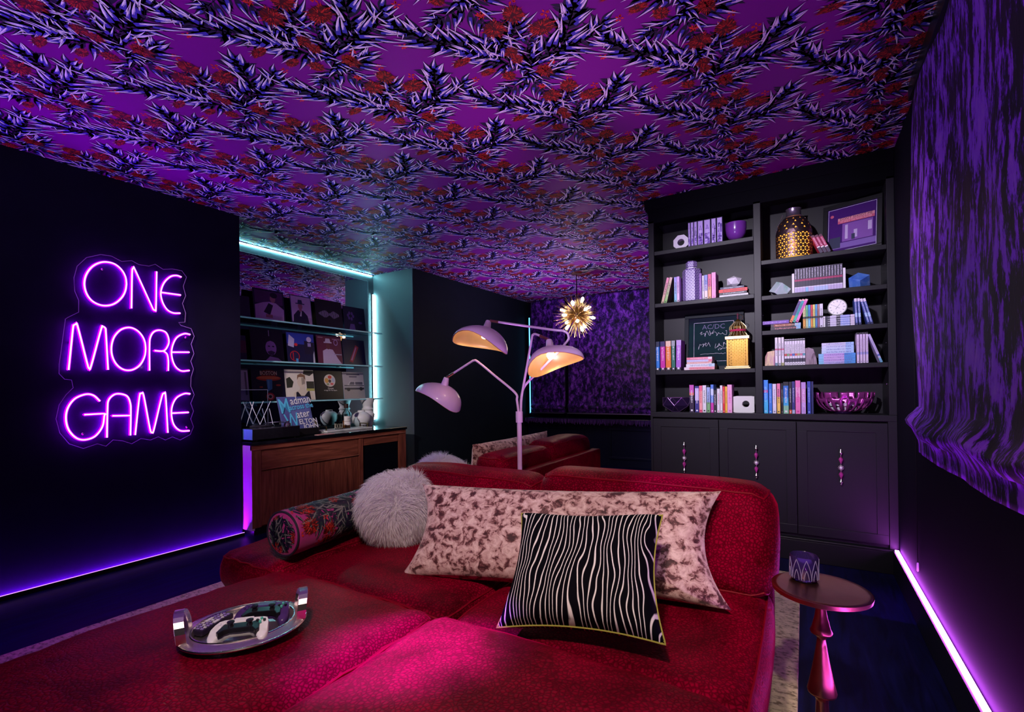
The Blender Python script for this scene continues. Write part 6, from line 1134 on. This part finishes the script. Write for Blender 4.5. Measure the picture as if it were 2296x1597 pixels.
def nightop(t, w, h): text('sleeve_lettering', 'Queen', 0.026, flat((0.85, 0.82, 0.80)), t, (0.0060, w * 0.53, h * 0.38), (PI / 2, 0, PI / 2), 0.0003); text('sleeve_lettering', 'A Night At The Opera', 0.017, flat((0.85, 0.82, 0.80)), t, (0.0060, w * 0.52, h * 0.31), (PI / 2, 0, PI / 2), 0.0003)
record('black record sleeve with a pale round badge of coloured dots', 3.035, 3.366, Zl, 0.293, [((0.82, 0.74, 0.68), el(0.53, 0.66, 0.21, 0.22)), ((0.75, 0.42, 0.10), el(0.42, 0.66, 0.07, 0.09)), ((0.70, 0.08, 0.05), el(0.54, 0.78, 0.07, 0.06)), ((0.55, 0.60, 0.75), el(0.66, 0.68, 0.06, 0.09)), ((0.10, 0.06, 0.06), el(0.53, 0.64, 0.05, 0.06)), ((0.75, 0.15, 0.15), el(0.60, 0.54, 0.06, 0.04)), ((0.35, 0.40, 0.20), el(0.45, 0.53, 0.05, 0.04))], (0.006, 0.006, 0.010), extra=nightop)
record('grey record sleeve with a striped station wagon, last on the lowest shelf', 3.374, 3.655, Zl, 0.288, [((0.48, 0.44, 0.50), rc(0.02, 0.98, 0.55, 0.98)), ((0.40, 0.36, 0.36), rc(0.02, 0.98, 0.02, 0.38)), ((0.05, 0.05, 0.08), rc(0.05, 0.98, 0.34, 0.50)), ((0.72, 0.68, 0.70), rc(0.05, 0.98, 0.42, 0.46)), ((0.60, 0.57, 0.62), [(0.18, 0.50), (0.32, 0.66), (0.95, 0.67), (0.97, 0.50)]), ((0.12, 0.11, 0.16), [(0.27, 0.52), (0.35, 0.63), (0.52, 0.63), (0.52, 0.52)]), ((0.12, 0.11, 0.16), rc(0.56, 0.92, 0.52, 0.63)), ((0.02, 0.02, 0.03), el(0.22, 0.35, 0.08, 0.07)), ((0.02, 0.02, 0.03), el(0.82, 0.37, 0.08, 0.07)), ((0.08, 0.06, 0.14), rc(0.18, 0.80, 0.885, 0.93)), ((0.08, 0.06, 0.14), rc(0.30, 0.66, 0.80, 0.84))], (0.42, 0.38, 0.42))
# ------------------------------------------------------------------ turntable
t = thing('turntable', 'black record player with open clear lid at the left end of the credenza', 'record player', (-3.80, 2.07, 0.716))
MB().box(-0.32, 0.235, 0.0, 0.40, 0.012, 0.100).build('plinth_body', mat('turntable_black', (0.008, 0.008, 0.012), 0.25, coat=0.3), t, bevel=0.004)
MB().box(-0.18, 0.233, -0.0012, 0.0, 0.016, 0.096).build('side_face', mat('turntable_side_blue', (0.16, 0.38, 0.75), 0.4), t)
for fx in (-0.28, 0.2):
    for fy in (0.04, 0.36): MB().lathe([(0.016, 0.0), (0.018, 0.012)], 14, (fx, fy, 0)).build('rubber_foot', M_BLACK, t)
MB().lathe([(0.001, 0.100), (0.145, 0.100), (0.148, 0.104), (0.148, 0.112), (0.001, 0.113)], 40, (-0.06, 0.19, 0)).build('platter', mat('platter_dark', (0.10, 0.09, 0.14), 0.25, metal=0.6), t, smooth=True, angle=0.6)
MB().lathe([(0.004, 0.112), (0.004, 0.122)], 8, (-0.06, 0.19, 0)).build('spindle', MATS['chrome'], t)
MB().tube(bez([(0.17, 0.33, 0.128), (0.10, 0.31, 0.130), (0.03, 0.25, 0.126), (0.0, 0.23, 0.118)], 6), 0.004, 8).build('tonearm', MATS['chrome'], t, smooth=True)
MB().lathe([(0.026, 0.100), (0.026, 0.122), (0.014, 0.130), (0.014, 0.140)], 18, (0.17, 0.33, 0)).build('tonearm_pivot', MATS['chrome'], t, smooth=True, angle=0.6)
MB().box(0.2345, 0.236, 0.0, 0.40, 0.0955, 0.0985).build('bright_trim', MATS['chrome'], t)
lid = MB(); CL = clear_mat('lid_acrylic', (0.86, 0.88, 0.95), 0.10)
lid.box(-0.315, -0.310, 0.01, 0.39, 0.10, 0.40); lid.box(-0.315, -0.20, 0.01, 0.014, 0.10, 0.40); lid.box(-0.315, -0.20, 0.386, 0.39, 0.10, 0.40); lid.box(-0.315, -0.20, 0.01, 0.39, 0.396, 0.40)
o = lid.build('dust_cover', CL, t); o.rotation_euler = (0, 0.0, 0)
le = MB()
for a, b_ in (((-0.20, 0.01, 0.10), (-0.20, 0.01, 0.40)), ((-0.20, 0.39, 0.10), (-0.20, 0.39, 0.40)), ((-0.20, 0.01, 0.40), (-0.20, 0.39, 0.40)), ((-0.315, 0.01, 0.40), (-0.20, 0.01, 0.40)), ((-0.315, 0.39, 0.40), (-0.20, 0.39, 0.40))): le.tube([a, b_], 0.0022, 5)
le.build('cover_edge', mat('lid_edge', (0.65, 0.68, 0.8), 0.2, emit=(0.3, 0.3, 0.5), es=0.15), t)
# V-shaped clear record stand behind the turntable
t = thing('record_stand', 'clear acrylic V-shaped record stand on the turntable end of the credenza', 'stand', (-3.735, 2.12, 0.8295))
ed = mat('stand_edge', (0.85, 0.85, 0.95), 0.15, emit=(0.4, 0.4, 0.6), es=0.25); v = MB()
for x in (0.0, -0.10):
    for a, b_ in (((x, 0.0, 0.0), (x, 0.06, 0.19)), ((x, 0.03, 0.19), (x, 0.11, 0.005)), ((x, 0.11, 0.005), (x, 0.20, 0.19)), ((x, 0.19, 0.13), (x, 0.22, 0.0))): v.tube([a, b_], 0.0022, 5)
v.build('bent_edges', ed, t)
p = MB()
for a, b_ in (((0.0, 0.06, 0.0, 0.19)), ((0.03, 0.11, 0.19, 0.005)), ((0.11, 0.20, 0.005, 0.19))) if False else ((0.0, 0), ): pass
for (y0, z0, y1, z1) in ((0.0, 0.0, 0.06, 0.19), (0.03, 0.19, 0.11, 0.005), (0.11, 0.005, 0.20, 0.19)): p.quad((0, y0, z0), (-0.10, y0, z0), (-0.10, y1, z1), (0, y1, z1))
p.build('acrylic_sheet', CL, t, solid=0.002)
# now-playing stand with the denim record
t = thing('now_playing_stand', 'black stand bar holding the denim blue record', 'stand', (-3.74, 2.42, 0.716))
MB().box(-0.05, 0.030, 0.0, 0.34, 0.0, 0.060).build('bar', M_BLACK, t, bevel=0.004); MB().tube([(0.02, 0.335, 0.045), (0.034, 0.335, 0.045)], 0.006, 8).build('chrome_knob', MATS['chrome'], t)
def madman(t, w, h):
    wt = flat((0.88, 0.90, 0.95)); bl = flat((0.12, 0.62, 0.95)); sh = flat((0.02, 0.03, 0.12)); r = (PI / 2, 0, PI / 2)
    def L(s, u, v, size, m, sx=1.0, rot=0.10, al='LEFT', bold=0.0012):
        for dx, mm, off in ((0.004, sh, 0.0009), (0.0, m, 0.0014)):
            o = text('sleeve_lettering', s, size, mm, t, (off, u * w + dx, v * h - dx), (PI / 2, 0, PI / 2), 0.0002, al, sx, bold); o.rotation_euler = Matrix.Rotation(PI / 2, 3, 'Z').to_4x4().to_3x3().__matmul__(Matrix.Rotation(PI / 2, 3, 'X')).__matmul__(Matrix.Rotation(rot, 3, 'Z')).to_euler()
    L('M', 0.02, 0.70, 0.185, bl, 0.70); L('adman', 0.38, 0.86, 0.098, wt, 0.80); L('across the', 0.32, 0.67, 0.066, bl, 0.86); L('W', 0.13, 0.26, 0.190, bl, 0.66); L('ater', 0.50, 0.46, 0.095, wt, 0.85); L('ELTON', 0.54, 0.25, 0.062, wt, 0.92, 0.04); L('JOHN', 0.66, 0.10, 0.062, wt, 0.92, 0.04)
record('denim blue record sleeve lettered Madman across the Water, Elton John', 2.43, 2.735, 0.755, 0.31, [((0.10, 0.12, 0.36), rc(0.02, 0.98, 0.02, 0.98)), ((0.14, 0.17, 0.44), rc(0.3, 0.95, 0.35, 0.75)), ((0.11, 0.10, 0.33), rc(0.05, 0.25, 0.05, 0.5))], (0.12, 0.15, 0.40), None, 0.30, -3.735, madman)
o = tag(MB().box(-3.64, -3.575, 2.66, 2.82, 0.7165, 0.7195).build('coaster_card', flat((0.75, 0.45, 0.42))), 'small red and white card lying on the worktop below the denim record', 'card'); MB().box(-3.63, -3.60, 2.68, 2.75, 0.7195, 0.7200).build('card_print', flat((0.65, 0.06, 0.05)), o)
# ------------------------------------------------------------------ vases, tray, bottle, glass
VW = mat('vase_white', (0.82, 0.86, 0.86), 0.45, var=0.03)
t = thing('round_vase', 'round white vase with a short neck on the credenza', 'vase', (-3.98, 3.475, 0.716))
MB().lathe([(0.001, 0), (0.045, 0.0), (0.060, 0.012), (0.086, 0.050), (0.096, 0.090), (0.088, 0.128), (0.060, 0.152), (0.038, 0.160), (0.036, 0.175), (0.032, 0.175), (0.033, 0.160), (0.001, 0.120)], 40, cap=False).build('vase_body', VW, t, smooth=True, angle=0.9)
t = thing('angular_vase', 'tall white hourglass vase with stepped rings on the credenza', 'vase', (-4.05, 3.625, 0.716))
MB().lathe([(0.001, 0), (0.050, 0.0), (0.056, 0.02), (0.076, 0.125), (0.058, 0.150), (0.052, 0.165), (0.064, 0.180), (0.052, 0.196), (0.050, 0.210), (0.082, 0.300), (0.078, 0.300), (0.046, 0.205), (0.001, 0.180)], 40, cap=False).build('vase_body', VW, t, smooth=True, angle=0.35)
t = thing('marble_tray', 'white marble serving tray with brass handles on the worktop', 'tray', (-3.83, 3.13, 0.716))
MB().box(-0.10, 0.10, -0.27, 0.27, 0.0, 0.016).build('marble_slab', ramp_mat('marble_white', [(0.35, (0.45, 0.52, 0.52)), (0.5, (0.80, 0.84, 0.82)), (0.8, (0.86, 0.88, 0.86))], 4, (1, 1, 1), 6, 1.5, rough=0.2, sheen=0, bump=0), t, bevel=0.003)
BR = mat('brass_handle', (0.75, 0.58, 0.28), 0.25, metal=1)
for y in (-0.245, 0.245):
    h = MB()
    for x in (-0.055, 0.055): h.box(x - 0.005, x + 0.005, y - 0.005, y + 0.005, 0.016, 0.046)
    h.box(-0.060, 0.060, y - 0.005, y + 0.005, 0.046, 0.055); h.build('handle', BR, t, bevel=0.001)
t = thing('whisky_bottle', 'clear whisky bottle with white label and dark stopper on the marble tray', 'bottle', (-3.85, 3.175, 0.732))
MB().lathe([(0.001, 0), (0.036, 0), (0.040, 0.006), (0.040, 0.130), (0.036, 0.150), (0.020, 0.172), (0.015, 0.185), (0.015, 0.205), (0.001, 0.205)], 30).build('glass', clear_mat('bottle_glass', (0.80, 0.90, 0.92), 0.25), t, smooth=True, angle=0.8)
MB().lathe([(0.001, 0.004), (0.036, 0.004), (0.037, 0.075), (0.001, 0.075)], 28).build('whisky', mat('whisky_amber', (0.35, 0.09, 0.015), 0.1, trans=0.2), t, smooth=True, angle=0.6)
MB().lathe([(0.018, 0.196), (0.021, 0.200), (0.021, 0.235), (0.018, 0.238)], 20).build('stopper', mat('stopper_dark', (0.03, 0.012, 0.010), 0.5), t, smooth=True, angle=0.6)
lb = MB(); n = 16
for i in range(n):
    a0 = -0.95 - 0.3 + 2.2 * i / n; a1 = a0 + 2.2 / n
    for z0, z1, mi in ((0.030, 0.066, 0), (0.069, 0.118, 0), (0.088, 0.092, 1) if 5 < i < 12 else (0.089, 0.0895, 0)): lb.quad((0.0405 * math.cos(a0), 0.0405 * math.sin(a0), z0), (0.0405 * math.cos(a1), 0.0405 * math.sin(a1), z0), (0.0405 * math.cos(a1), 0.0405 * math.sin(a1), z1), (0.0405 * math.cos(a0), 0.0405 * math.sin(a0), z1), mi)
lb.build('label', [flat((0.85, 0.82, 0.78)), M_BLACK], t)
t = thing('whisky_glass', 'cut crystal tumbler beside the whisky bottle on the marble tray', 'glass', (-3.80, 3.045, 0.732))
MB().lathe([(0.001, 0.0), (0.033, 0.0), (0.036, 0.004), (0.038, 0.07), (0.036, 0.07), (0.033, 0.012), (0.001, 0.010)], 12, cap=False).build('tumbler', clear_mat('crystal', (0.85, 0.86, 0.80), 0.35), t)
c = MB()
for k in range(10):
    a = 2 * PI * k / 10; b_ = a + 0.45; c.tube([(0.0375 * math.cos(a), 0.0375 * math.sin(a), 0.01), (0.0385 * math.cos(b_), 0.0385 * math.sin(b_), 0.055)], 0.0010, 4); c.tube([(0.0375 * math.cos(b_), 0.0375 * math.sin(b_), 0.01), (0.0385 * math.cos(a), 0.0385 * math.sin(a), 0.055)], 0.0010, 4)
c.build('cut_pattern', mat('crystal_cut', (0.75, 0.70, 0.55), 0.15), t)
